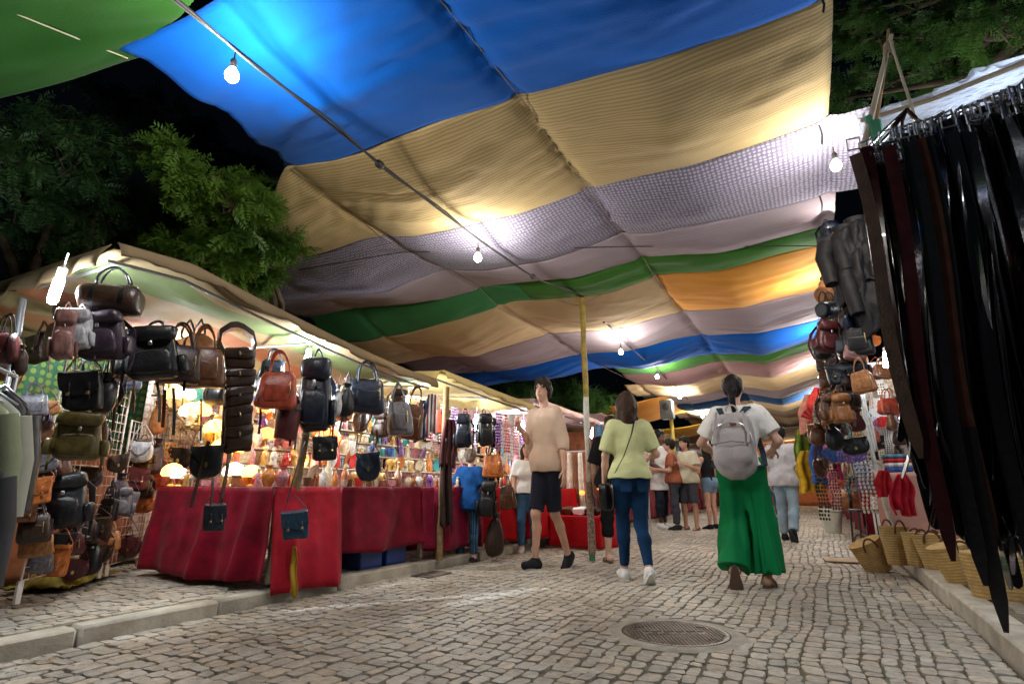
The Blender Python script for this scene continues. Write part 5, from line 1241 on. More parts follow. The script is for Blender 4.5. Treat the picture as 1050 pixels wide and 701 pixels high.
# ================================================================ far stalls, both sides
FARC = [(.60,.10,.03),(.70,.35,.06),(.10,.22,.35),(.65,.55,.40),(.45,.05,.12),(.75,.72,.68),(.12,.25,.10),(.30,.10,.25)]
def garment_far(p, w, h, c, label, rz, cat='dress'):
    return drape('hanging_garment', p, w, h, cloth(f'far{c}', FARC[c], var=.4, vs=8), label, cat, rz, 2, p[1]+c, .05, .45, 'garments hung on far stalls')
rf_ = random.Random(21); cn = ['rust red','orange','teal blue','beige','crimson','white','green','plum']
for side in (-1, 1):
    sn = 'left' if side < 0 else 'right'; X = -3.5 if side < 0 else .55
    for s, (ya, yb) in enumerate(((9.6,12.4),(12.8,15.8),(16.2,19.4),(19.8,23.2),(23.6,27.4))):
        on = ORD[s]
        if side > 0 and s == 0: ya = 10.2
        t = table(X, X+side*1.3, ya, yb, .8, f'{on} far stall table on the {sn}, covered with a dark red cloth', [([(X,ya),(X,yb)] if side<0 else [(X,yb),(X,ya)], .12, RED3, dict(flare=.03, fr=6)), ([(X-1.3,ya),(X,ya)] if side<0 else [(X,ya),(X+1.3,ya)], .12, RED3, dict(flare=.03, fr=6))], group=f'cloth covered tables farther down on the {sn}')
        n = 60; Xg, Yg = np.meshgrid(np.linspace(X-side*.25, X+side*2.4, 20), np.linspace(ya-.15, yb+.15, 40), indexing='ij')
        m_ = [AWP, AWY, AWB, AWP, AWY][s]
        o = MB().sheet(np.stack([Xg,Yg,2.05+.25*(np.abs(Xg-X)/2.4)+.03*vnoise(Xg*3,Yg*2)-.05*np.sin((Yg-ya)*2.2)],2), .006).obj('stall_awning', m_, fix=False, ang=0); tag(o, f'{on} far awning on the {sn} side of the street', 'awning')
        backdrop((X+side*1.9,ya),(X+side*1.9,yb),.12,2.1,[BACK,BACKO,BACK,BACKO,BACK][s], f'{on} far backdrop cloth on the {sn}'); backdrop((X+side*.15,yb),(X+side*1.9,yb),.12,2.1,BACKO, f'{on} far cross curtain on the {sn}')
        tube_lamp((X+side*.5,(ya+yb)/2,1.95), 18, f'{on} far lamp under the awnings on the {sn}')
        for k in range(7):
            c = rf_.randrange(8); y = ya+.2+(yb-ya-.3)*k/6
            garment_far((X-side*.08,y,1.92), .32, rf_.uniform(.5,1.0), c, f'{cn[c]} garment, {ORD[k]} along the {on} far awning on the {sn}', pi/2*side+rf_.uniform(-.5,.5))
            if k < 6: bag(rf_.choice(['handbag','backpack','pouch']), rf_.choice(['tan','brown','black','red']), (X-side*.0,y+.2,1.85), .26,.36, rf_.uniform(-.5,.5)+YAW, f'bag hung {ORD[k]} along the {on} far stall on the {sn}', f'bags on far stalls on the {sn}')
# end wall
backdrop((-7,29),(4,29),0,3.3,BACKO,'terracotta curtain closing the far end of the street')
for i in range(14):
    c = rf_.randrange(8); garment_far((-3.6+i*.33,28.7,2.2), .34, 1.1, c, f'{cn[c]} garment on the far end curtain, {ORD[i]} from the left', rf_.uniform(-.3,.3))
for x in (-3,-1,.6): plight((x,27.5,2.4), 40, (1,.75,.45), .06)
# ---------------- low red table and garment rail behind the man
table(-3.35, -2.62, 7.35, 8.1, .42, 'low table under bright red cloth behind the striding man and centre post', [([(-3.35,7.35),(-2.62,7.35),(-2.62,8.1)], .02, RED5, dict(flare=.03, fr=5)),([(-3.35,8.1),(-3.35,7.35)], .02, RED5, dict(flare=.02, fr=5))], group='cloth covered tables of the left stalls', topm=RED5)
for i,(x,m,l) in enumerate(((-3.2,LTH['brown'],'brown'),(-3.0,WHITEW,'white'),(-2.82,LTH['black'],'black'))):
    o = MB().sq((0,0,0),(.24,.20,.12),.8,.8,14,8,lambda V: V*(1+.15*np.sin(V[:,[1,2,0]]*5))).obj('crumpled_scarf', m); o.location = (x,7.65,.48); tag(o, f'crumpled {l} scarf lying on the low red table', 'scarf')
gr_ = empty('garment_rail', (-3.0,8.5,0), 0, 'metal rail hung with long scarves behind the low red table', 'garment rail')
MB().tube([(-.7,0,1.35),(.75,0,1.38)], .014, 6).obj('rail', GREYPIPE, gr_)
for x in (-.7,.75): MB().tube([(x,0,0),(x,0,1.37)], .014, 6).obj('upright', GREYPIPE, gr_)
for i in range(13):
    c = [(.10,.04,.03),(.55,.42,.32),(.16,.06,.03),(.62,.55,.45),(.30,.10,.06),(.06,.04,.05)][i%6]
    drape('scarf', (-3.62+i*.105,8.48,1.34), .10, rf_.uniform(.75,1.1), cloth(f'rail{i%6}', c, var=.4, vs=14), f'{["dark brown","beige","chestnut","cream","rust","black"][i%6]} long scarf, {ORD[i]} from the left on the garment rail', 'scarf', rf_.uniform(-.4,.4), 1, i, .02, .7, 'long scarves on the garment rail')
for i,(x,y,z,s) in enumerate(((-3.1,8.38,.95,.10),(-2.95,8.38,.80,.11),(-3.25,8.38,.72,.09))):
    o = MB().sq((0,0,0),(s,s,s*.8),.9,.9,12,8).obj('paper_lantern', mat('lit_orange',(.8,.25,.03),.4,bump=0,emit=(1,.3,.05),es=1.5)); o.location=(x,y,z); tag(o, f'{["highest","middle","lowest"][i]} small orange lantern by the garment rail', 'lantern')
# ================================================================ trees
LEAF = {}
def leafmat(n, c, c2):
    m = mat('leaf_'+n, c, .5, col2=c2, vs=1.7, bump=0, spec=.3); 
    if n not in LEAF:
        nt = m.node_tree; b = nt.nodes['Principled BSDF']; t = nt.nodes.new('ShaderNodeBsdfTranslucent'); mx = nt.nodes.new('ShaderNodeMixShader'); mx.inputs[0].default_value = .35
        src = b.inputs['Base Color'].links[0].from_socket; nt.links.new(src, t.inputs[0]); nt.links.new(b.outputs[0], mx.inputs[1]); nt.links.new(t.outputs[0], mx.inputs[2]); nt.links.new(mx.outputs[0], nt.nodes['Material Output'].inputs[0]); LEAF[n] = m
    return m
def sprays(C, D, L, npair=7, lw=.38, r=None):
    """pinnate leaves: centres C, directions D, lengths L -> quads"""
    n = len(C); up = np.array([0,0,1.]) + r.normal(0,.35,(n,3)); S_ = np.cross(D, up); S_ /= np.linalg.norm(S_,axis=1,keepdims=True)+1e-9; U = np.cross(S_, D)
    V = []
    for i in range(npair):
        t = (i+1)/npair; b = C + D*(L*t)[:,None] - U*(L*.35*t*t)[:,None]
        ll = L*lw*(1-.55*abs(t-.45)**1.2)
        for sg in (-1,1):
            dr = S_*sg*.85+D*.5-U*.15+r.normal(0,.12,(n,3)); dr /= np.linalg.norm(dr,axis=1,keepdims=True)
            w = np.cross(dr, U); w /= np.linalg.norm(w,axis=1,keepdims=True); w = w*.8+U*.35*sg
            V.append(np.stack([b, b+dr*(ll*.45)[:,None]+w*(ll*.17)[:,None], b+dr*ll[:,None], b+dr*(ll*.45)[:,None]-w*(ll*.17)[:,None]],1))
    V = np.concatenate(V,0).reshape(-1,3); return V
def quads(name, V, m, parent):
    nq = len(V)//4; me = bpy.data.meshes.new(name); me.vertices.add(len(V)); me.vertices.foreach_set('co', V.astype(np.float32).ravel())
    me.loops.add(nq*4); me.loops.foreach_set('vertex_index', np.arange(nq*4,dtype=np.int32)); me.polygons.add(nq); me.polygons.foreach_set('loop_start', (np.arange(nq)*4).astype(np.int32)); me.update(calc_edges=True)
    me.materials.append(m); o = bpy.data.objects.new(name, me); COL.objects.link(o); o.parent = parent; return o
BARK = mat('bark', (.16,.12,.08), .9, col2=(.06,.045,.03), vs=9, bump=.7, bs=30)
def tree(base, blobs, n, leaf, m, label, seed, trunk_r=.16, first=None, lw=.38, npair=7):
    """blobs: (centre, radii) clumps of the crown"""
    e = empty('tree', tuple(base), 0, label, 'tree'); r = np.random.default_rng(seed); base = np.array(base, float)
    cen = np.mean([b[0] for b in blobs], 0); fork = np.array(first if first is not None else base*.5+cen*.5*1.0); 
    tb = MB().tube([tuple(base-base), tuple((fork-base)*.5+[.06,.03,0]), tuple(fork-base)], [trunk_r, trunk_r*.8, trunk_r*.6], 12); tb.obj('trunk', BARK, e)
    CC, DD = [], []; nb = MB()
    for c, rad in blobs:
        c = np.array(c,float); rad = np.array(rad,float); mid = (fork+c)/2+r.normal(0,.12,3); q = c-rad*[0,0,.3]
        nb.tube([tuple(fork-base), tuple(mid-base), tuple(q-base)], [trunk_r*.4, trunk_r*.2, trunk_r*.08], 7)
        k = int(n*rad.prod()**.6/sum(np.array(b[1]).prod()**.6 for b in blobs)); nt_ = max(5, k//26)
        for _ in range(nt_):   # twigs, each with leaves along it
            d = r.normal(0,1,3); d /= np.linalg.norm(d); d[2] *= .8; tip = c+d*rad*(.65+.5*r.random()); st = q+(tip-q)*.2+r.normal(0,.05,3); md = (st+tip)/2+r.normal(0,.06,3)+[0,0,.05]
            nb.tube([tuple(q-base), tuple(st-base), tuple(md-base), tuple(tip-base)], [trunk_r*.06,.009,.006,.003], 4, cap=False)
            ks = 26; t = (.25+.75*r.random(ks))[:,None]; P = st*(1-t)**2+2*md*t*(1-t)+tip*t*t
            dr = (tip-st)/np.linalg.norm(tip-st); Dv = dr*.7+r.normal(0,.75,(ks,3)); Dv[:,2] -= .25; Dv /= np.linalg.norm(Dv,axis=1,keepdims=True); CC.append(P); DD.append(Dv)
    nb.obj('branches', BARK, e, fix=False, ang=0)
    C, D = np.concatenate(CC), np.concatenate(DD); L = leaf*(.6+.7*r.random(len(C)))
    quads('crown', sprays(C-base, D, L, npair, lw, r), m, e); return e
A = lambda px, py, X: atx(px, py, X)
LM1 = leafmat('near', (.13,.24,.03), (.05,.12,.02)); LM2 = leafmat('dark', (.08,.17,.05), (.03,.09,.035)); LM3 = leafmat('far', (.12,.26,.06), (.05,.15,.04))  # lamp-lit crowns get a lighter leaf colour, unlit crowns a darker one
tree((-6.6,5.2,.1), [(A(240,205,-4.1),(.42,.4,.28)),(A(265,240,-4.3),(.38,.4,.28)),(A(215,255,-4.5),(.45,.4,.3)),(A(185,180,-4.2),(.42,.4,.22)),(A(245,285,-4.8),(.45,.45,.28)),(A(180,275,-5.0),(.55,.5,.3)),(A(280,200,-4.3),(.22,.3,.16)),(A(150,235,-6.3),(.7,.7,.5))], 4600, .135, LM1, 'leafy tree lit green by the bulbs, behind the left awning beside the tan canopy panel', 3, .17, (-6.3,5.0,2.6), .42, 8)
tree((-7.4,2.2,.1), [(A(30,130,-5.6),(.6,.6,.3)),(A(70,170,-5.4),(.6,.5,.3)),(A(100,210,-5.8),(.6,.5,.3)),(A(20,200,-5.8),(.6,.6,.35)),(A(110,150,-6.2),(.5,.5,.35)),(A(50,235,-6.2),(.8,.6,.3)),(A(-30,150,-5.4),(.6,.6,.4)),(A(125,240,-6.6),(.6,.5,.3)),(A(165,125,-6.8),(.6,.6,.4)),(A(205,150,-6.8),(.6,.6,.4)),(A(245,175,-6.6),(.5,.5,.35)),(A(120,110,-6.4),(.5,.5,.3))], 3800, .15, LM2, 'dark leafy tree in the upper left, below the green tarpaulin', 4, .18, (-7.0,2.4,2.7))
tree((-7.6,14.5,.1), [((-6.2,14,3.2),(1.0,1,.7)),((-5.2,13.6,2.9),(.9,.9,.6)),((-7.2,14.5,3.8),(1.2,1.2,.8)),((-4.9,15.2,3.2),(.8,.8,.6)),((-6.4,12.6,2.9),(.9,.9,.6)),((-8,13,3.4),(1.2,1,.9))], 3800, .24, LM3, 'green tree seen through the canopy gap behind the man in beige', 5, .2, (-7.2,14.4,2.2))
tree((3.3,5.6,.1), [(A(870,95,.75),(.22,.25,.2)),(A(900,30,1.0),(.35,.35,.25)),(A(960,20,1.3),(.45,.45,.3)),(A(1020,20,1.6),(.5,.5,.3)),(A(865,30,.9),(.3,.35,.25)),(A(980,65,1.6),(.45,.45,.25)),(A(910,80,1.2),(.35,.35,.22)),(A(1040,50,2.0),(.5,.5,.3)),(A(850,10,1.1),(.4,.4,.3))], 3000, .13, leafmat('mid',(.12,.26,.05),(.04,.12,.03)), 'tree with dark branches above the plastic roof in the upper right', 6, .2, (2.4,5.0,4.6))  # lighter leaf colour paints in the light of the canopy edge bulb
tree((-9.5,8.5,.1), [((-8.6,7.6,3.0),(1.3,1.3,.9)),((-9.6,6,3.4),(1.4,1.3,1.0)),((-8.2,9.5,3.0),(1.2,1.3,.9)),((-9.8,3.8,3.3),(1.3,1.3,1.)),((-10.5,1.5,3.2),(1.4,1.3,1.))], 3000, .26, LM2, 'dark tree farther back on the left, hardly lit', 7, .25, (-9.2,8,2.2))
# dry brown seed cluster
b = MB(); rr_ = random.Random(2)
for i in range(26): b.sq((rr_.uniform(-.05,.05), rr_.uniform(-.05,.05), -.02-rr_.random()*.24), (.03,.012,.07), 1, .8, 8, 5, R=np.array(Matrix.Rotation(rr_.uniform(-.8,.8),3,'Y')))
o = b.obj('seed_pods', mat('dry_pod',(.45,.27,.14),.8,bump=.2), None); o.location = tuple(A(303,205,-4.3)); tag(o, 'cluster of dry brown seed pods hanging from the lit tree beside the tan panel', 'seed pods', kind=None)
# ================================================================ people: signed distance bodies
_cl = cloth
def cloth(name, col, **k): k.setdefault('bump', 1.0); k.setdefault('bs', 15); return _cl(name, col, **k)
class Field:
    def __init__(s, lo, hi, h):
        s.lo = np.array(lo, float); s.h = h; s.n = np.ceil((np.array(hi)-s.lo)/h).astype(int)+1
        s.F = np.full(s.n, .3, np.float32); s.ax = [s.lo[i]+np.arange(s.n[i])*h for i in range(3)]
    def reg(s, lo, hi, pad):
        a = np.clip(((np.array(lo)-pad-s.lo)/s.h).astype(int), 0, s.n); b = np.clip(((np.array(hi)+pad-s.lo)/s.h).astype(int)+2, 0, s.n)
        sl = tuple(slice(a[i], b[i]) for i in range(3))
        return sl, s.ax[0][sl[0]][:,None,None], s.ax[1][sl[1]][None,:,None], s.ax[2][sl[2]][None,None,:]
    def put(s, sl, d, k, op):
        A = s.F[sl]
        if A.size == 0: return
        if op == 'sub': s.F[sl] = np.maximum(A, -d); return
        if k > 0:
            t = np.clip(.5+.5*(A-d)/k, 0, 1); s.F[sl] = A*(1-t)+d*t-k*t*(1-t)
        else: s.F[sl] = np.minimum(A, d)
    def cap(s, a, b, ra, rb, k=.03, fy=1, fx=1, end=False, start=False, op='add', R=None):
        a, b = np.array(a,float), np.array(b,float); r = max(ra,rb)*max(1,fy,fx); sl, x, y, z = s.reg(np.minimum(a,b)-r, np.maximum(a,b)+r, .07)
        dx, dy, dz = (x-a[0])/fx, (y-a[1])/fy, z-a[2]; ab = (b-a)/[fx,fy,1]; L2 = ab@ab+1e-9
        t = np.clip((dx*ab[0]+dy*ab[1]+dz*ab[2])/L2, 0, 1)
        d = np.sqrt((dx-t*ab[0])**2+(dy-t*ab[1])**2+(dz-t*ab[2])**2)-(ra+(rb-ra)*t)
        ax = (b-a)/np.linalg.norm(b-a)
        if end: d = np.maximum(d, (x-b[0])*ax[0]+(y-b[1])*ax[1]+(z-b[2])*ax[2])
        if start: d = np.maximum(d, -((x-a[0])*ax[0]+(y-a[1])*ax[1]+(z-a[2])*ax[2]))
        s.put(sl, d.astype(np.float32), k, op)
    def ell(s, c, r, k=.03, op='add'):
        c, r = np.array(c,float), np.array(r,float); sl, x, y, z = s.reg(c-r, c+r, .07)
        X, Y, Z = (x-c[0])/r[0], (y-c[1])/r[1], (z-c[2])/r[2]; k0 = np.sqrt(X*X+Y*Y+Z*Z); k1 = np.sqrt((X/r[0])**2+(Y/r[1])**2+(Z/r[2])**2)+1e-6
        s.put(sl, (k0*(k0-1)/k1).astype(np.float32), k, op)
    def noise(s, amp, sc, seed=0, sz=None):
        x, y, z = s.ax[0][:,None,None]*sc, s.ax[1][None,:,None]*sc, s.ax[2][None,None,:]*(sz or sc)
        m = np.argwhere(np.abs(s.F) < .05)
        if len(m) == 0: return
        i, j, k = m.T; s.F[i,j,k] += amp*vnoise(s.ax[0][i]*sc+seed, s.ax[1][j]*sc, s.ax[2][k]*(sz or sc))
    def mesh(s):
        F = s.F; I = F < 0; nx, ny, nz = F.shape
        c = sum(I[a:nx-1+a, b:ny-1+b, d:nz-1+d].astype(np.int8) for a in (0,1) for b in (0,1) for d in (0,1))
        act = (c > 0) & (c < 8); ids = np.full(act.shape, -1, np.int64); ce = np.argwhere(act); ids[act] = np.arange(len(ce))
        acc = np.zeros((len(ce),3)); cnt = np.zeros(len(ce)); i, j, k = ce.T
        co = [(a,b,d) for a in (0,1) for b in (0,1) for d in (0,1)]
        for p in co:
            for ax in range(3):
                if p[ax]: continue
                q = list(p); q[ax] = 1
                f0, f1 = F[i+p[0],j+p[1],k+p[2]], F[i+q[0],j+q[1],k+q[2]]; m = (f0<0) != (f1<0)
                t = np.where(m, f0/np.where(m, f0-f1, 1), 0); P = np.tile(np.array(p,float),(len(ce),1)); P[:,ax] += t
                acc[m] += P[m]; cnt[m] += 1
        V = s.lo+(ce+acc/cnt[:,None])*s.h; Q = []
        for ax in range(3):
            sa = [slice(1,-1)]*3; sa[ax] = slice(0,-1); sb = [slice(1,-1)]*3; sb[ax] = slice(1,None)
            A, B = I[tuple(sa)], I[tuple(sb)]; m = A != B; e = np.argwhere(m); o = [1,1,1]; o[ax] = 0; e = e+o; inside = A[m]
            u, w = [q for q in range(3) if q != ax]; 
            def cell(du, dw): q = e.copy(); q[:,u] -= du; q[:,w] -= dw; return ids[q[:,0],q[:,1],q[:,2]]
            f = np.stack([cell(1,1), cell(0,1), cell(0,0), cell(1,0)], 1); fl = inside if ax != 1 else ~inside
            f[~fl] = f[~fl][:,::-1]; Q.append(f)
        Q = np.concatenate(Q); Q = Q[(Q>=0).all(1)]; return V, Q
def fmesh(name, fld, m, parent, smooth=1):
    V, Q = fld.mesh()
    if smooth:   # light laplacian
        for _ in range(smooth):
            acc = np.zeros_like(V); cnt = np.zeros(len(V))
            for a, b in ((0,1),(1,2),(2,3),(3,0)):
                np.add.at(acc, Q[:,a], V[Q[:,b]]); np.add.at(cnt, Q[:,a], 1); np.add.at(acc, Q[:,b], V[Q[:,a]]); np.add.at(cnt, Q[:,b], 1)
            V = V*.5+.5*acc/np.maximum(cnt,1)[:,None]
    me = bpy.data.meshes.new(name); me.vertices.add(len(V)); me.vertices.foreach_set('co', V.astype(np.float32).ravel())
    me.loops.add(len(Q)*4); me.loops.foreach_set('vertex_index', Q.astype(np.int32).ravel()); me.polygons.add(len(Q)); me.polygons.foreach_set('loop_start', (np.arange(len(Q))*4).astype(np.int32)); me.update(calc_edges=True); me.validate()
    me.shade_smooth(); me.materials.append(m); o = bpy.data.objects.new(name, me); COL.objects.link(o); o.parent = parent; return o
def skin(n, c): return mat('skin_'+n, c, .5, var=.12, vs=9, bump=.08, bs=150, sub=.12, spec=.4)
SK = dict(light=skin('light',(.62,.36,.26)), fair=skin('fair',(.66,.42,.32)), dark=skin('dark',(.10,.05,.032)), mid=skin('mid',(.45,.24,.15)))
HR = lambda n, c: mat('hair_'+n, c, .55, var=.5, vs=40, bump=.8, bs=60, spec=.2)
HAIR = dict(black=HR('black',(.012,.010,.009)), brown=HR('brown',(.055,.028,.016)), dkbrown=HR('dkbrown',(.028,.016,.011)), grey=HR('grey',(.20,.16,.12)))
def unit(v): v = np.array(v,float); return v/np.linalg.norm(v)
def person(px_foot, top_y, face, spec, label, h=.0085, z0=0.):
    """face: heading in degrees, 0 = walking away up the street, 180 = towards camera"""
    base = atz(*px_foot, z0); D = base@_FH; v = (top_y-350.5)/570; zt = CAMH+D*(sin(PITCH)-cos(PITCH)*v)/(cos(PITCH)+sin(PITCH)*v)
    e = empty('person', tuple(base), RAD(face), label, 'person'); sc = (zt-z0)/spec.get('H',1.70); e.scale = (sc*spec.get('wx',1),sc*spec.get('wx',1)**.5,sc)
    g = spec.get; f = g('fem', False)
    lean = np.array(g('lean',(0,.02,0)),float); hz = g('hipz',.90)
    hw, sw = (.088,.160) if f else (.085,.175); chest = np.array([0,0,1.24])+lean*.8; neck = np.array([0,-.005,1.43])+lean; pel = np.array([0,0,.94])
    J = {}
    for sd, s in (('L',-1),('R',1)):
        hp = np.array([s*hw,0,hz]); th, sh = unit(g('thigh'+sd,(s*.02,0,-1))), unit(g('shin'+sd,(0,-.03,-1)))
        kn = hp+th*.42; an = kn+sh*.40; ft = unit(g('foot'+sd,(s*.12,1,-.18))); J[sd] = (hp,kn,an,ft)
        so = np.array([s*sw,0,1.385])+lean; ua, fa = unit(g('upper'+sd,(s*.16,-.05,-1))), unit(g('fore'+sd,(s*.05,.18,-1)))
        el = so+ua*.28; wr = el+fa*.245; J['a'+sd] = (so,el,wr,unit(g('hand'+sd,fa)))
    foots = [J[s][2][2]-.08 for s in 'LR']; dz = -min(foots); 
    head = neck+np.array([0,.02,.185])+np.array(g('headoff',(0,0,0)))
    lo = np.min([j for k in ('L','R') for j in J[k][:3]]+[j for k in ('aL','aR') for j in J[k][:3]]+[[-.2,-.18,0]], axis=0)-.20; hi = np.max([j for k in ('L','R') for j in J[k][:3]]+[j for k in ('aL','aR') for j in J[k][:3]]+[[.2,.18,1.72]], axis=0)+.20
    lo[2] = min(-.02-dz, lo[2]+.1)-.02; hi[2] = 1.80
    B = Field(lo, hi, h)
    # torso
    def torso(F, i=0., k=.05, waist=True):
        F.ell(pel+[0,-.012,-.005], (.168+i if f else .155+i, .118+i, .13+i), k)
        F.ell(pel*.55+chest*.45, ((.125 if f else .140)+i, .095+i, .17+i), k)
        F.ell(chest+[0,0,.02], ((.148 if f else .168)+i, .108+i, .185+i), k)
        F.cap(J['aL'][0]+[.035,0,-.01], J['aR'][0]+[-.035,0,-.01], .056+i, .056+i, k)
        if f:
            for s in (-1,1): F.ell(chest+[s*.07,.075,.0], (.062+i,.058+i,.062+i), .04); F.ell(pel+[s*.075,-.065,-.04], (.09+i,.08+i,.10+i), .04)
        else:
            for s in (-1,1): F.ell(pel+[s*.07,-.06,-.04], (.08+i,.07+i,.09+i), .04)
    torso(B)
    B.cap(neck-[0,0,.03], head-[0,.01,.08], .056 if not f else .048, .050 if not f else .044, .03)
    B.ell(head+[0,-.008,.02], (.074,.094,.092), .02); B.ell(head+[0,.034,-.045], (.054,.058,.062), .03); B.cap(head+[0,.06,-.09], head+[0,.068,-.088], .020,.018,.025)
    ht = g('turn',0.); cr, sr = cos(RAD(ht)), sin(RAD(ht)); Rh = lambda x,y,z: head+np.array([x*cr-y*sr, x*sr+y*cr, z])
    B.cap(Rh(0,.090,.018), Rh(0,.112,-.022), .008,.013,.012); B.ell(Rh(0,.098,-.050), (.024,.012,.012), .012)
    for s in (-1,1):
        B.ell(Rh(s*.030,.100,.018), (.016,.014,.011), 0, 'sub'); B.ell(Rh(s*.076,-.004,-.005), (.010,.020,.030), .008); B.ell(Rh(s*.030,.084,.036),(.026,.014,.008),.010)
    for s, sgn in (('L',-1),('R',1)):
        so,el,wr,hd = J['a'+s]; q = .9 if f else 1.
        B.cap(so, el, .050*q, .040*q, .03); B.cap(el, el*.6+wr*.4, .040*q, .038*q, .02); B.cap(el*.6+wr*.4, wr, .038*q, .026*q, .02)
        # hand
        pn = unit(g('palm'+s, (-sgn*1.,0,.0))); pn = unit(pn-hd*(pn@hd)); sv = np.cross(hd, pn)  # across the palm
        if sv@np.array([0,1,0]) < 0: sv = -sv     # sv points to the thumb side
        pc = wr+hd*.05
        for u in (-.026,-.009,.009,.026): B.cap(wr+hd*.012+sv*u*.6, wr+hd*.085+sv*u, .014,.0125,.010)
        cu = g('curl'+s, .35)
        for u, L in zip((.029,.010,-.010,-.028),(.072,.080,.074,.058)):
            p0 = wr+hd*.088+sv*u; d1 = unit(hd+pn*cu*.5); d2 = unit(hd+pn*cu*1.5); d3 = unit(hd*.6+pn*cu*2.4)
            p1 = p0+d1*L*.45; p2 = p1+d2*L*.32; p3 = p2+d3*L*.25; B.cap(p0,p1,.0098,.0090,.004); B.cap(p1,p2,.0090,.0084,.003); B.cap(p2,p3,.0084,.0075,.003)
        t0 = wr+hd*.025+sv*.026; t1 = t0+unit(hd*.7+sv*.8+pn*.25)*.042; t2 = t1+unit(hd+sv*.25+pn*.4)*.036; B.cap(t0,t1,.014,.011,.008); B.cap(t1,t2,.011,.009,.003)
        hp,kn,an,ft = J[s]
        B.cap(hp+[0,0,.02], kn, .086 if f else .080, .052, .05); B.ell(kn+[0,.01,0], (.052,.054,.058), .02)
        ca = kn*.68+an*.32+np.array([0,-.018,0]); B.cap(kn, ca, .048,.050,.02); B.cap(ca, an, .050,.032,.02)
        hl = an+np.array([0,0,0])-ft*.045+unit(np.array([0,0,-1])+ft*ft[2])*.045; upf = unit(np.array([0,0,1])-ft*ft[2])
        B.cap(an, hl, .033,.030,.02); B.cap(hl+ft*.02, hl+ft*.17, .034,.026,.03,fx=1.15); B.cap(hl+ft*.15,hl+ft*.205,.026,.018,.02,fx=1.3)
        J['f'+s] = (hl, ft)
    body = fmesh('body', B, SK[g('skin','light')], e); body.location = (0,0,dz)
    for s in (-1,1):
        o = MB().sq((0,0,0),(.019,.016,.012),1,1,12,8).obj('eye', mat('eye_white',(.42,.38,.35),.3,bump=0), e); o.location = tuple(Rh(s*.030,.092,.018)+[0,0,dz])
        i = MB().sq((0,0,0),(.011,.006,.011),1,1,10,6).obj('iris', mat('iris',(.03,.02,.015),.15,bump=0), o); i.location = (0-.010*sr,.0085*cr+.001,0)
        o = MB().tube([(-.018,0,-.003),(0,.004,.003),(.018,0,-.001)],.0035,6).obj('eyebrow', HAIR['black'], e); o.location = tuple(Rh(s*.030,.102,.036)+[0,0,dz]); o.rotation_euler=(0,0,RAD(ht))
    o = MB().sq((0,0,0),(.040,.010,.013),1,1,12,6).obj('lips', mat('lips',(.45,.13,.11),.4,bump=0), e); o.location = tuple(Rh(0,.106,-.052)+[0,0,dz]); o.rotation_euler=(0,0,RAD(ht))
    # top
    t = g('top')
    if t:
        F = Field(lo, hi, h); i = t.get('i',.018); torso(F, i, .06)
        hem = t.get('hem',.90)
        if hem < .95: F.cap([0,-.01,.98],[0,-.01,hem], .140+i, .148+i, .05, fx=1.14, fy=.95 if not f else 1.05)
        if hem < .93: F.ell(pel+[0,-.02 if f else -.01,-.02], (.190+i,.150+i,.13), .05)
        for s in 'LR':
            so,el,wr,hd = J['a'+s]; n = t.get('sleeve',.6)
            if n > 0:
                if n <= 1: F.cap(so, so+(el-so)*n, .054+i, .047+i*1.5, .04, end=True)
                else: F.cap(so, el, .053+i, .043+i, .04); F.cap(el, el+(wr-el)*(n-1), .044+i*.9, .040+i*.7, .02, end=True)
        F.noise(t.get('fold',.010)*1.2, 7, t.get('seed',1), 5); F.noise(t.get('fold',.010)*.9, 15, 5, 11)
        zz = F.ax[2][None,None,:]; F.F = np.maximum(F.F, (hem - zz)+.004*np.sin(F.ax[0][:,None,None]*30))
        F.ell(neck+[0,.012,.045], (.072,.078,.055) if not t.get('wide') else (.10,.10,.075), 0, 'sub')
        if n == 0:
            for s in 'LR': so = J['a'+s][0]; F.ell(so+[0.02*(1 if s=='R' else -1),0,.0], (.045,.12,.10), 0, 'sub')
        top = fmesh(t.get('name','shirt'), F, t['m'], e, 1); top.location = (0,0,dz)
    b = g('bottom')
    if b:
        F = Field(lo, hi, h); i = b.get('i',.012); ln = b.get('len',1.9); kd = b.get('kind','slim')
        F.ell(pel+[0,-.012,-.005], (.170+i if f else .157+i,.120+i,.125+i), .05)
        for sgn, s in ((-1,'L'),(1,'R')):
            F.ell(pel+[sgn*.075,-.065,-.04], (.09+i,.08+i,.10+i), .05)
            hp,kn,an,ft = J[s]
            if kd == 'wide':
                en = an+(an-kn)*.0+np.array([0,0,.03]); F.cap(hp+[0,0,.02], kn+[sgn*.006,0,0], .092+i, .088+i, .06); F.cap(kn+[sgn*.006,0,0], en+[sgn*.012,0,0], .090+i, .118+i, .03, end=True)
            else:
                w0, w1 = (.086,.054) if kd == 'slim' else (.082,.064); 
                if ln <= 1: F.cap(hp+[0,0,.02], hp+(kn-hp)*ln, w0+i, w0+i-(w0-w1)*ln*.6, .05, end=True)
                else:
                    F.cap(hp+[0,0,.02], kn, w0+i, w1+i, .05); ca = kn*.68+an*.32+np.array([0,-.014,0]); en = kn+(an-kn)*(ln-1)
                    w2 = .038 if kd == 'slim' else .056
                    if ln > 1.4: F.cap(kn, ca, w1+i, (.052 if kd=='slim' else .062)+i, .03); F.cap(ca, en, (.051 if kd=='slim' else .061)+i, w2+i*.7, .03, end=True)
                    else: F.cap(kn, en, w1+i, w1+i*.8, .03, end=True)
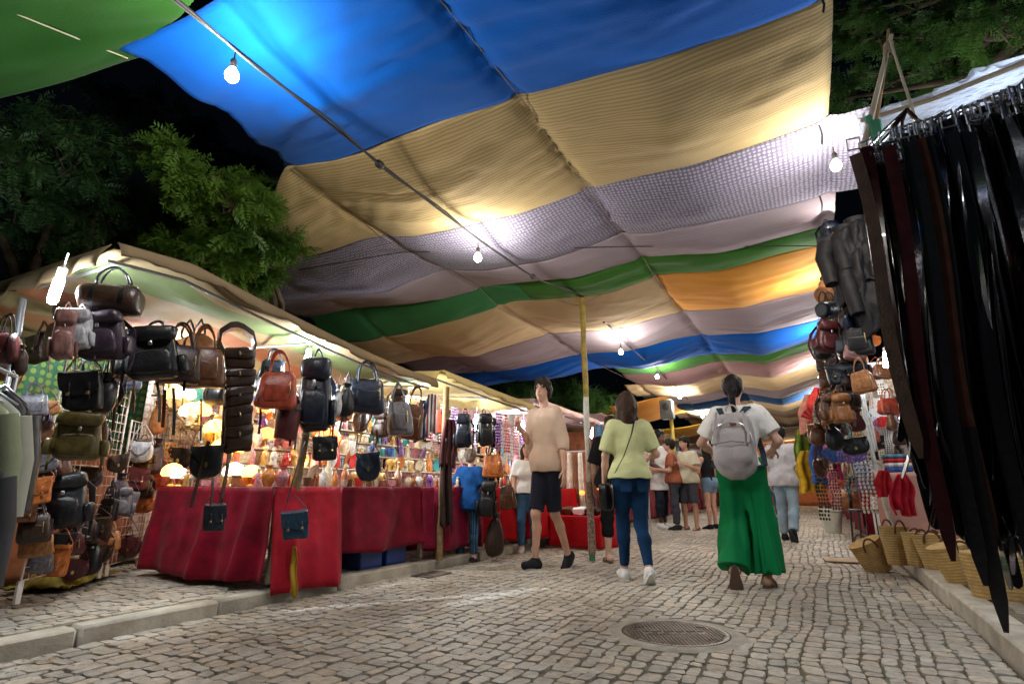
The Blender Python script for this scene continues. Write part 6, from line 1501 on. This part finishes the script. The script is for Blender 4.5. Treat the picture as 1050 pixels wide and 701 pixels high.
        if kd == 'wide':   # long vertical folds
            m = np.argwhere(np.abs(F.F)<.05); a_, b2, c2 = m.T; X, Y, Z = F.ax[0][a_], F.ax[1][b2], F.ax[2][c2]; dn_ = np.clip((.95-Z)/.6,0,1)
            F.F[a_,b2,c2] += (.011*np.sin(np.arctan2(Y, np.abs(X)-.09)*6+Z*3)+.010*vnoise(X*16,Y*16,Z*2.2))*dn_
        else: F.noise(b.get('fold',.006), 12, 3, 14)
        zz = F.ax[2][None,None,:]; F.F = np.maximum(F.F, zz-(b.get('waist',1.02)))
        q = fmesh(b.get('name','trousers'), F, b['m'], e, 1); q.location = (0,0,dz)
    s_ = g('shoes')
    if s_:
        for s in 'LR':
            hl, ft = J['f'+s]; sd = unit(np.cross(ft,[0,0,1])); up = np.cross(sd, ft); an = J[s][2]
            c = hl+ft*.08; Rm = np.stack([sd, ft, up],1)
            if s_['kind'] != 'sandal':
                F = Field(c-.20, c+.20, .006); F.cap(hl-up*.002, hl+ft*.09, .046,.043,.02); F.cap(hl+ft*.08, hl+ft*.20-up*.004, .043,.034,.03,fx=1.22); 
                if s_['kind'] == 'sneaker': F.cap(an-up*.02, an+up*.012, .048,.046,.02, end=True)
                sh = fmesh('shoe', F, s_['m'], e, 1); sh.location = (0,0,dz)
            else: 
                sh = MB().ribbon([tuple(hl+ft*.13+sd*(.052*cos(a))+up*(-.03+.065*sin(a))) for a in np.linspace(0,pi,10)], tuple(ft), .035, .005).ribbon([tuple(hl+ft*.02+sd*(.045*cos(a))+up*(-.02+.065*sin(a))) for a in np.linspace(0,pi,10)], tuple(ft), .022, .005).obj('sandal_straps', s_['m'], e); sh.location = (0,0,dz)
            pts = []
            for a in np.linspace(0,2*pi,24,endpoint=False):
                w = .046*(1+.12*math.cos(a-.3)) ; pts.append((w*sin(a)*(1. if math.cos(a)>-.2 else .85), .13*cos(a)))
            V = [tuple(np.array([x,y,z])) for z in (-.014,.010) for x,y in pts]; n_ = 24
            mb = MB().add(V, [[k,(k+1)%n_,n_+(k+1)%n_,n_+k] for k in range(n_)]+[list(range(n_))[::-1],[n_+k for k in range(n_)]]); M = np.eye(4); M[:3,:3] = Rm; M[:3,3] = c-up*.038; mb.xf(M)
            so_ = mb.obj('sole', s_.get('sole', mat('sole_rubber',(.55,.55,.52),.7)), e if s_['kind']=='sandal' else sh)
            if s_['kind']=='sandal': so_.location = (0,0,dz)
    hs = g('hair')
    if hs:
        F = Field(head-[.20,.30,.42], head+[.20,.20,.20], .0065); F.ell(head+[0,-.022,.040], (.084,.098,.088), .02)
        F.ell(head+[0,-.045,-.005],(.078,.075,.085),.03)
        st = hs['style']
        if st == 'bob': F.ell(head+[0,-.055,-.06],(.100,.068,.12),.04); F.cap(head+[-.07,-.02,.0],head+[-.085,-.03,-.15],.045,.035,.03); F.cap(head+[.07,-.02,.0],head+[.085,-.03,-.15],.045,.035,.03); F.cap(head+[0,-.07,-.05],head+[0,-.075,-.19],.06,.045,.04,fx=1.3)
        if st == 'pony': F.cap(head+[0,-.10,.0],head+[0,-.135,-.04],.028,.032,.02); F.cap(head+[0,-.135,-.04],head+[.005,-.12,-.26],.034,.014,.02)
        if st == 'mop':
            for a_ in np.linspace(-2.3,2.3,9): F.cap(Rh(.05*sin(a_),.05*cos(a_)+.0,.10),Rh(.088*sin(a_),.100*cos(a_)-.01,.045-.035*abs(sin(a_))),.026,.016,.018)
            for s in (-1,1): F.cap(Rh(s*.078,.01,.03),Rh(s*.086,0,-.035),.022,.014,.015)
        if st == 'curly': F.ell(head+[0,-.02,.045],(.098,.11,.10),.02)
        F.noise(.009, 22, 3, 14)
        F.ell(Rh(0,.115,-.03), (.066,.075,.088), 0, 'sub')
        q = fmesh('hair', F, HAIR[hs['c']], e, 1); q.location = (0,0,dz)
        if st == 'pony': o = MB().lathe([(.026,-.012),(.031,0),(.026,.012)],14).obj('hair_tie', LTH['black'], q); o.location = tuple(head+[0,-.125,-.03])
    return e, J, dz, sc
def P_(e, mb, name, m, loc=(0,0,0), **k): o = mb.obj(name, m, e, **k); o.location = loc; return o
DEN = lambda n, c: cloth(n, c, var=.35, vs=5, bump=.35, bs=300)
# --- man in beige
e, J, dz, sc = person((562,583), 390, 170, dict(skin='light', wx=.78, headoff=(.0,.015,.0), turn=12, lean=(0,.02,0),
   thighR=(-.02,.26,-1), shinR=(.12,-.10,-1), footR=(.15,1,.05), thighL=(.10,-.20,-1), shinL=(-.16,-.42,-1), footL=(-.1,1,-.62),
   upperR=(.22,-.05,-1), foreR=(-.10,.85,.62), palmR=(-1,.1,.1), curlR=.9, upperL=(-.22,-.10,-1), foreL=(-.16,.18,-1), palmL=(1,.0,0),
   top=dict(m=cloth('beige_linen',(.64,.47,.36),var=.12,vs=3), hem=.86, sleeve=1.2, i=.018, fold=.014), bottom=dict(m=cloth('dark_navy',(.018,.02,.035)), kind='loose', len=.93, name='shorts', i=.010),
   shoes=dict(kind='sneaker', m=cloth('shoe_dark',(.02,.022,.028)), sole=mat('sole_grey',(.45,.45,.43),.7)), hair=dict(style='mop', c='dkbrown')), 'man in beige shirt and dark shorts striding towards the camera, cup in hand', .0068)
w = J['aR'][2]+J['aR'][3]*.085
cup = tag(MB().lathe([(0,0),(.030,0),(.040,.095),(.043,.10),(.036,.10),(.028,.006)],18).obj('paper_cup', mat('paper_white',(.80,.78,.75),.5,bump=.05)), 'white paper cup held by the man in the beige shirt', 'cup')
wl = Matrix.Translation(e.location) @ Matrix.Rotation(e.rotation_euler.z,4,'Z') @ Matrix.Scale(sc,4) @ Vector((w[0]-.015,w[1]+.02,w[2]+dz-.02)); cup.location = wl
for s in 'LR': 
    hl, ft = J['f'+s]; sd = np.cross(ft,[0,0,1])
    for k in (-1,1): P_(e, MB().ribbon([tuple(hl+ft*.02+sd*k*.042+[0,0,-.005]),tuple(hl+ft*.08+sd*k*.043+[0,0,-.015]),tuple(hl+ft*.12+sd*k*.045+[0,0,.004])],(0,0,1),.009,.003),'shoe_stripe',mat('paper_white',(.8,.8,.8)),(0,0,dz))
# --- woman in lime top
e, J, dz, sc = person((652,595), 403, 28, dict(fem=True, wx=.93, skin='light', thighL=(.02,.26,-1), shinL=(0,.02,-1), footL=(-.1,1,.0), thighR=(-.04,-.10,-1), shinR=(.03,-.52,-1), footR=(.1,.9,-.75),
   upperL=(-.30,.0,-1), foreL=(-.05,.35,-1), upperR=(.45,-.10,-1), foreR=(-.1,1.0,-.10), palmR=(-1,0,0),
   top=dict(m=cloth('lime',(.60,.63,.33),var=.1,vs=4), hem=.905, sleeve=.85, i=.020, fold=.012), bottom=dict(m=DEN('denim_dark',(.010,.045,.12)), kind='slim', len=1.90, i=.010, name='jeans'),
   shoes=dict(kind='sneaker', m=cloth('shoe_white',(.80,.80,.78)), sole=mat('sole_white',(.78,.78,.75),.6)), hair=dict(style='bob', c='brown')), 'woman in lime green top and dark blue jeans walking away, black strap across her back', .0068)
for sx_ in (-1,1): P_(e, MB().sq((0,0,0),(.110,.020,.11),.3,.3,14,8,R=np.array(Matrix.Rotation(.28*sx_,3,'Z')@Matrix.Rotation(-.25,3,'X'))), 'back_pocket', DEN('denim_pocket',(.008,.035,.095)), (sx_*.080,-.150,.835+dz))
P_(e, MB().ribbon([(.065,.03,1.47),(.055,-.075,1.44),(0,-.155,1.30),(-.09,-.158,1.10),(-.17,-.13,.97),(-.215,-.03,.88)], [(.6,0,.6)]*6, .026, .004), 'bag_strap', LTH['black'], (0,0,dz))
hb = empty('shoulder_bag', (0,0,0), 0, 'black shoulder bag at the left hip of the woman in the lime top', 'bag')
hb.location = Matrix.Translation(e.location) @ Matrix.Rotation(e.rotation_euler.z,4,'Z') @ Matrix.Scale(sc,4) @ Vector((-.225,.02,.84+dz)); MB().sq((0,0,-.10),(.07,.22,.24),.4,.4,16,10).obj('body', LTH['black'], hb); MB().sq((-.02,0,-.04),(.06,.22,.12),.4,.4,16,8).obj('flap', LTH['black'], hb)
# --- woman in green trousers with backpack
e, J, dz, sc = person((772,601), 387, -2, dict(fem=True, skin='light', thighR=(.05,.16,-1), shinR=(.0,-.02,-1), footR=(.12,1,-.16), thighL=(-.03,.02,-1), shinL=(.0,-.50,-1), footL=(-.05,.25,-1.),
   upperL=(-.62,-.05,-1), foreL=(.30,1.,-.35), upperR=(.62,-.05,-1), foreR=(-.30,1.,-.25), palmL=(.5,0,-1), palmR=(-.5,0,-1),
   top=dict(m=cloth('white_tee',(.80,.79,.77),var=.06), hem=.95, sleeve=.75, i=.024, fold=.011), bottom=dict(m=cloth('green_crepe',(.004,.21,.065),var=.15,vs=2.,rough=.6,bump=.08), kind='wide', i=.010, name='wide_trousers', waist=1.10),
   shoes=dict(kind='sandal', m=LTH['tan'], sole=mat('sole_brown',(.13,.08,.055),.7)), hair=dict(style='pony', c='black')), 'woman in wide green trousers and white tee walking away with a silver-grey backpack', .0068)
Mw = Matrix.Translation(e.location) @ Matrix.Rotation(e.rotation_euler.z,4,'Z') @ Matrix.Scale(sc,4)
bp = empty('backpack', (0,0,0), 0, 'silver-grey backpack worn by the woman in green trousers', 'backpack'); bp.matrix_world = Mw @ Matrix.Translation((0,-.225,1.15+dz))
NY = cloth('grey_nylon',(.40,.37,.38),rough=.45,var=.15,vs=6,bump=.35,bs=60)
F = Field((-.26,-.22,-.32),(.26,.22,.34),.008)
F.cap((-.055,0,-.16),(-.050,.01,.12),.115,.105,.02,fy=.78); F.cap((.055,0,-.16),(.050,.01,.12),.115,.105,.05,fy=.78); F.cap((0,-.01,-.19),(0,0,.0),.13,.13,.05,fy=.75); F.ell((0,-.085,-.13),(.145,.045,.11),.02); F.noise(.012,8,4,8); F.noise(.007,19,2,15); fmesh('main_body', F, NY, bp, 1)
P_(bp, MB().tube([(x*1.0,-.08-.02*(1-abs(x)/.16),.13-.16*(x/.16)**4) for x in np.linspace(-.16,.16,15)], .005, 6), 'zip', STEEL); P_(bp, MB().ribbon([(-.145,-.115,-.04),(0,-.14,-.02),(.145,-.115,-.04)],(0,0,1),.012,.006),'pocket_seam', mat('seam_grey',(.2,.19,.2),.6))
P_(bp, MB().sq((.02,-.095,.12),(.055,.01,.03),.7,.7,12,6), 'badge', mat('badge_brown',(.14,.05,.03),.5)); P_(bp, MB().tube(arc((0,.03,.24),.09,.05), .008, 6), 'top_handle', NY)
for s in (-1,1):
    P_(bp, MB().ribbon([(s*.08,.03,.22),(s*.11,.10,.275),(s*.115,.20,.28),(s*.12,.30,.22),(s*.14,.34,.05),(s*.18,.27,-.10),(s*.20,.12,-.20),(s*.15,.03,-.22)],(1,0,0),.045,.012),'shoulder_strap', cloth('strap_dark',(.03,.05,.07)))
    P_(bp, MB().ribbon([(s*.10,-.09,.22),(s*.13,-.10,.05),(s*.12,-.11,-.05)],(1,0,0),.018,.005),'side_strap', NY)
# --- woman in blue at the stall
e, J, dz, sc = person((479,576), 463, 12, dict(fem=True, skin='fair', thighR=(.05,.02,-1), shinR=(.0,-.03,-1), thighL=(-.06,.06,-1), shinL=(0,-.12,-1), footL=(-.6,1,-.1), upperL=(-.30,-.08,-1), foreL=(-.10,.15,-1), upperR=(.25,.1,-1), foreR=(0,.8,-.3), lean=(0,.07,0),
   top=dict(m=cloth('royal_navy',(.012,.075,.25),var=.15), hem=.80, sleeve=.75, i=.036, fold=.012), bottom=dict(m=cloth('pinstripe',(.9,.95,1),fn=ramp_x([(.02,.05,.10),(.02,.05,.10),(.08,.17,.24)],0,28)), kind='loose', len=1.88, i=.008),
   shoes=dict(kind='flat', m=LTH['black'], sole=mat('sole_brown',(.13,.08,.055))), hair=dict(style='curly', c='grey')), 'elderly woman in long blue tee and striped trousers looking at the second stall', .0085)
# --- white tee and jeans with brown shoulder bag
e, J, dz, sc = person((541,566), 456, -158, dict(fem=True, skin='light', thighR=(.03,.06,-1), thighL=(-.05,-.04,-1), upperR=(.2,.1,-1), foreR=(0,.35,-1), upperL=(-.2,.0,-1), foreL=(0,.25,-1),
   top=dict(m=cloth('white_tee',(.80,.79,.77)), hem=.92, sleeve=.7, i=.02), bottom=dict(m=DEN('denim_mid',(.06,.15,.28)), kind='slim', len=1.92, i=.016, name='jeans'), shoes=dict(kind='sneaker', m=cloth('shoe_white',(.8,.8,.78))), hair=dict(style='bob', c='brown')), 'woman in white tee and blue jeans half hidden behind the man in beige', .0095)
b_ = bag('handbag','tan', tuple(np.array(e.location)+[-.22,-.12,.86]), .24,.34, YAW, 'light brown bag carried by the woman in white tee and jeans')
# --- woman in black behind
person((633,576), 428, 30, dict(fem=True, skin='fair', thighR=(.03,.05,-1), thighL=(-.03,.0,-1), upperL=(-.25,.1,-1), foreL=(0,.3,-1), top=dict(m=cloth('black_knit',(.012,.012,.014)), hem=.84, sleeve=.9, i=.03), bottom=dict(m=cloth('black_crop',(.012,.012,.014)), kind='loose', len=1.45, i=.01, name='cropped_trousers'),
   shoes=dict(kind='sandal', m=LTH['brown'], sole=mat('sole_brown',(.13,.08,.055))), hair=dict(style='pony', c='brown')), 'woman in black cropped trousers standing behind the woman in lime', .0095)
# --- far group
person((681,541), 443, -120, dict(skin='dark', thighR=(.04,.1,-1), thighL=(-.04,-.12,-1), upperL=(-.2,0,-1), foreL=(.1,.5,-.8), upperR=(.2,0,-1), foreR=(-.1,.7,-.3), top=dict(m=cloth('white_tank',(.80,.78,.76)), hem=.66, sleeve=0, i=.035, name='tank_top'), bottom=dict(m=cloth('black_leg',(.015,.02,.03)), kind='loose', len=1.7, i=.012), shoes=dict(kind='sneaker', m=cloth('shoe_white',(.8,.8,.78))), hair=dict(style='curly', c='black')), 'dark-skinned person in long white tank top and black trousers standing by the far post', .0105)
person((694,543), 452, 100, dict(skin='mid', upperR=(.2,.1,-1), foreR=(0,.8,.0), upperL=(-.2,.1,-1), foreL=(0,.9,.1), top=dict(m=cloth('rust_tee',(.32,.10,.05)), hem=.88, sleeve=.7), bottom=dict(m=cloth('charcoal',(.05,.05,.06)), kind='loose', len=1.9), shoes=dict(kind='sneaker', m=cloth('shoe_dark',(.02,.022,.028))), hair=dict(style='curly', c='black')), 'person in rust-coloured tee holding a leaflet beside the far post', .0105)
person((709,543), 450, 160, dict(skin='mid', thighR=(.06,.02,-1), thighL=(-.08,.02,-1), upperL=(-.25,.1,-1), foreL=(.5,.8,.35), upperR=(.25,.1,-1), foreR=(-.5,.8,.3), turn=-20, top=dict(m=cloth('sand_tee',(.55,.50,.36)), hem=.86, sleeve=.75, i=.028), bottom=dict(m=cloth('charcoal',(.05,.05,.06)), kind='loose', len=.98, i=.02, name='shorts'), shoes=dict(kind='sandal', m=LTH['brown'], sole=mat('sole_brown',(.13,.08,.055))), hair=dict(style='curly', c='black')), 'man in sand-coloured tee and charcoal shorts facing the camera with folded arms', .0105)
person((731,542), 455, 60, dict(fem=True, skin='light', thighR=(.05,.05,-1), thighL=(-.05,-.03,-1), upperL=(-.25,.2,-1), foreL=(.1,.9,.1), upperR=(.3,0,-1), foreR=(0,.4,-.8), top=dict(m=cloth('black_tank',(.012,.012,.014)), hem=.95, sleeve=0, name='tank_top'), bottom=dict(m=DEN('denim_pale',(.20,.32,.45)), kind='loose', len=.42, i=.016, name='denim_shorts'), shoes=dict(kind='sneaker', m=cloth('shoe_dark',(.02,.022,.028))), hair=dict(style='bob', c='dkbrown')), 'woman in black tank top and pale denim shorts beside the man in the sand tee', .0105)
person((812,554), 440, -12, dict(skin='light', thighR=(.04,-.14,-1), shinR=(.03,-.62,-1), footR=(.1,.5,-.9), thighL=(-.04,.12,-1), shinL=(0,-.04,-1), upperL=(-.2,0,-1), foreL=(0,.2,-1), upperR=(.28,-.05,-1), foreR=(.1,.45,-1), top=dict(m=cloth('heather_shirt',(.50,.50,.53)), hem=.82, sleeve=.95, i=.034, fold=.016), bottom=dict(m=DEN('denim_light',(.30,.42,.52)), kind='loose', len=1.92, i=.010, name='jeans'), shoes=dict(kind='sneaker', m=cloth('shoe_dark',(.02,.022,.028)), sole=mat('sole_dark',(.03,.03,.03),.7)), hair=dict(style='curly', c='black')), 'man in heather grey shirt and pale jeans walking away, right heel lifted', .0095)
# farther walkers
for px, py, ty, f_, sk, c, c2, l in ((752,534,462,10,'mid','rust_tee','charcoal','person in rust-coloured tee far down the street beyond the shorts-wearing couple'),(795,533,466,-170,'light','white_tee','denim_mid','far walker in white tee coming up the street near the grey-shirted man'),(668,534,458,150,'light','sand_tee','black_leg','far walker in sand tee behind the white tank top'),(640,532,460,20,'mid','black_knit','charcoal','far person in black seen between the centre post and the lime top')):
    person((px,py), ty, f_, dict(skin=sk, thighR=(.04,.12,-1), thighL=(-.04,-.12,-1), top=dict(m=MC['cloth_'+c], hem=.88, sleeve=.7), bottom=dict(m=MC['cloth_'+c2], kind='loose', len=1.9), shoes=dict(kind='sneaker', m=MC['cloth_shoe_dark']), hair=dict(style='curly', c='black')), l, .012)
# ================================================================ litter
r_ = np.random.default_rng(8); n = 260; x = np.where(r_.random(n)<.6, KL+.03+np.abs(r_.normal(0,.18,n)), KR-.03-np.abs(r_.normal(0,.2,n))); m_ = r_.random(n)<.35; x = np.where(m_, r_.uniform(KL,KR,n), x); y = r_.uniform(1.2,12,n)
an = r_.uniform(0,6.3,n); s = r_.uniform(.008,.022,n); c_, s_ = np.cos(an)*s, np.sin(an)*s; z = .006
V = np.stack([np.stack([x-c_,y-s_,np.full(n,z)],1), np.stack([x+s_*.4,y-c_*.4,np.full(n,z+.004)],1), np.stack([x+c_,y+s_,np.full(n,z)],1), np.stack([x-s_*.4,y+c_*.4,np.full(n,z+.003)],1)],1).reshape(-1,3)
o = quads('leaf_litter', V, mat('dry_leaf',(.30,.20,.09),.8,bump=0,var=.6), None); tag(o, 'small dry leaves scattered on the cobbles', 'leaf litter', kind='stuff')
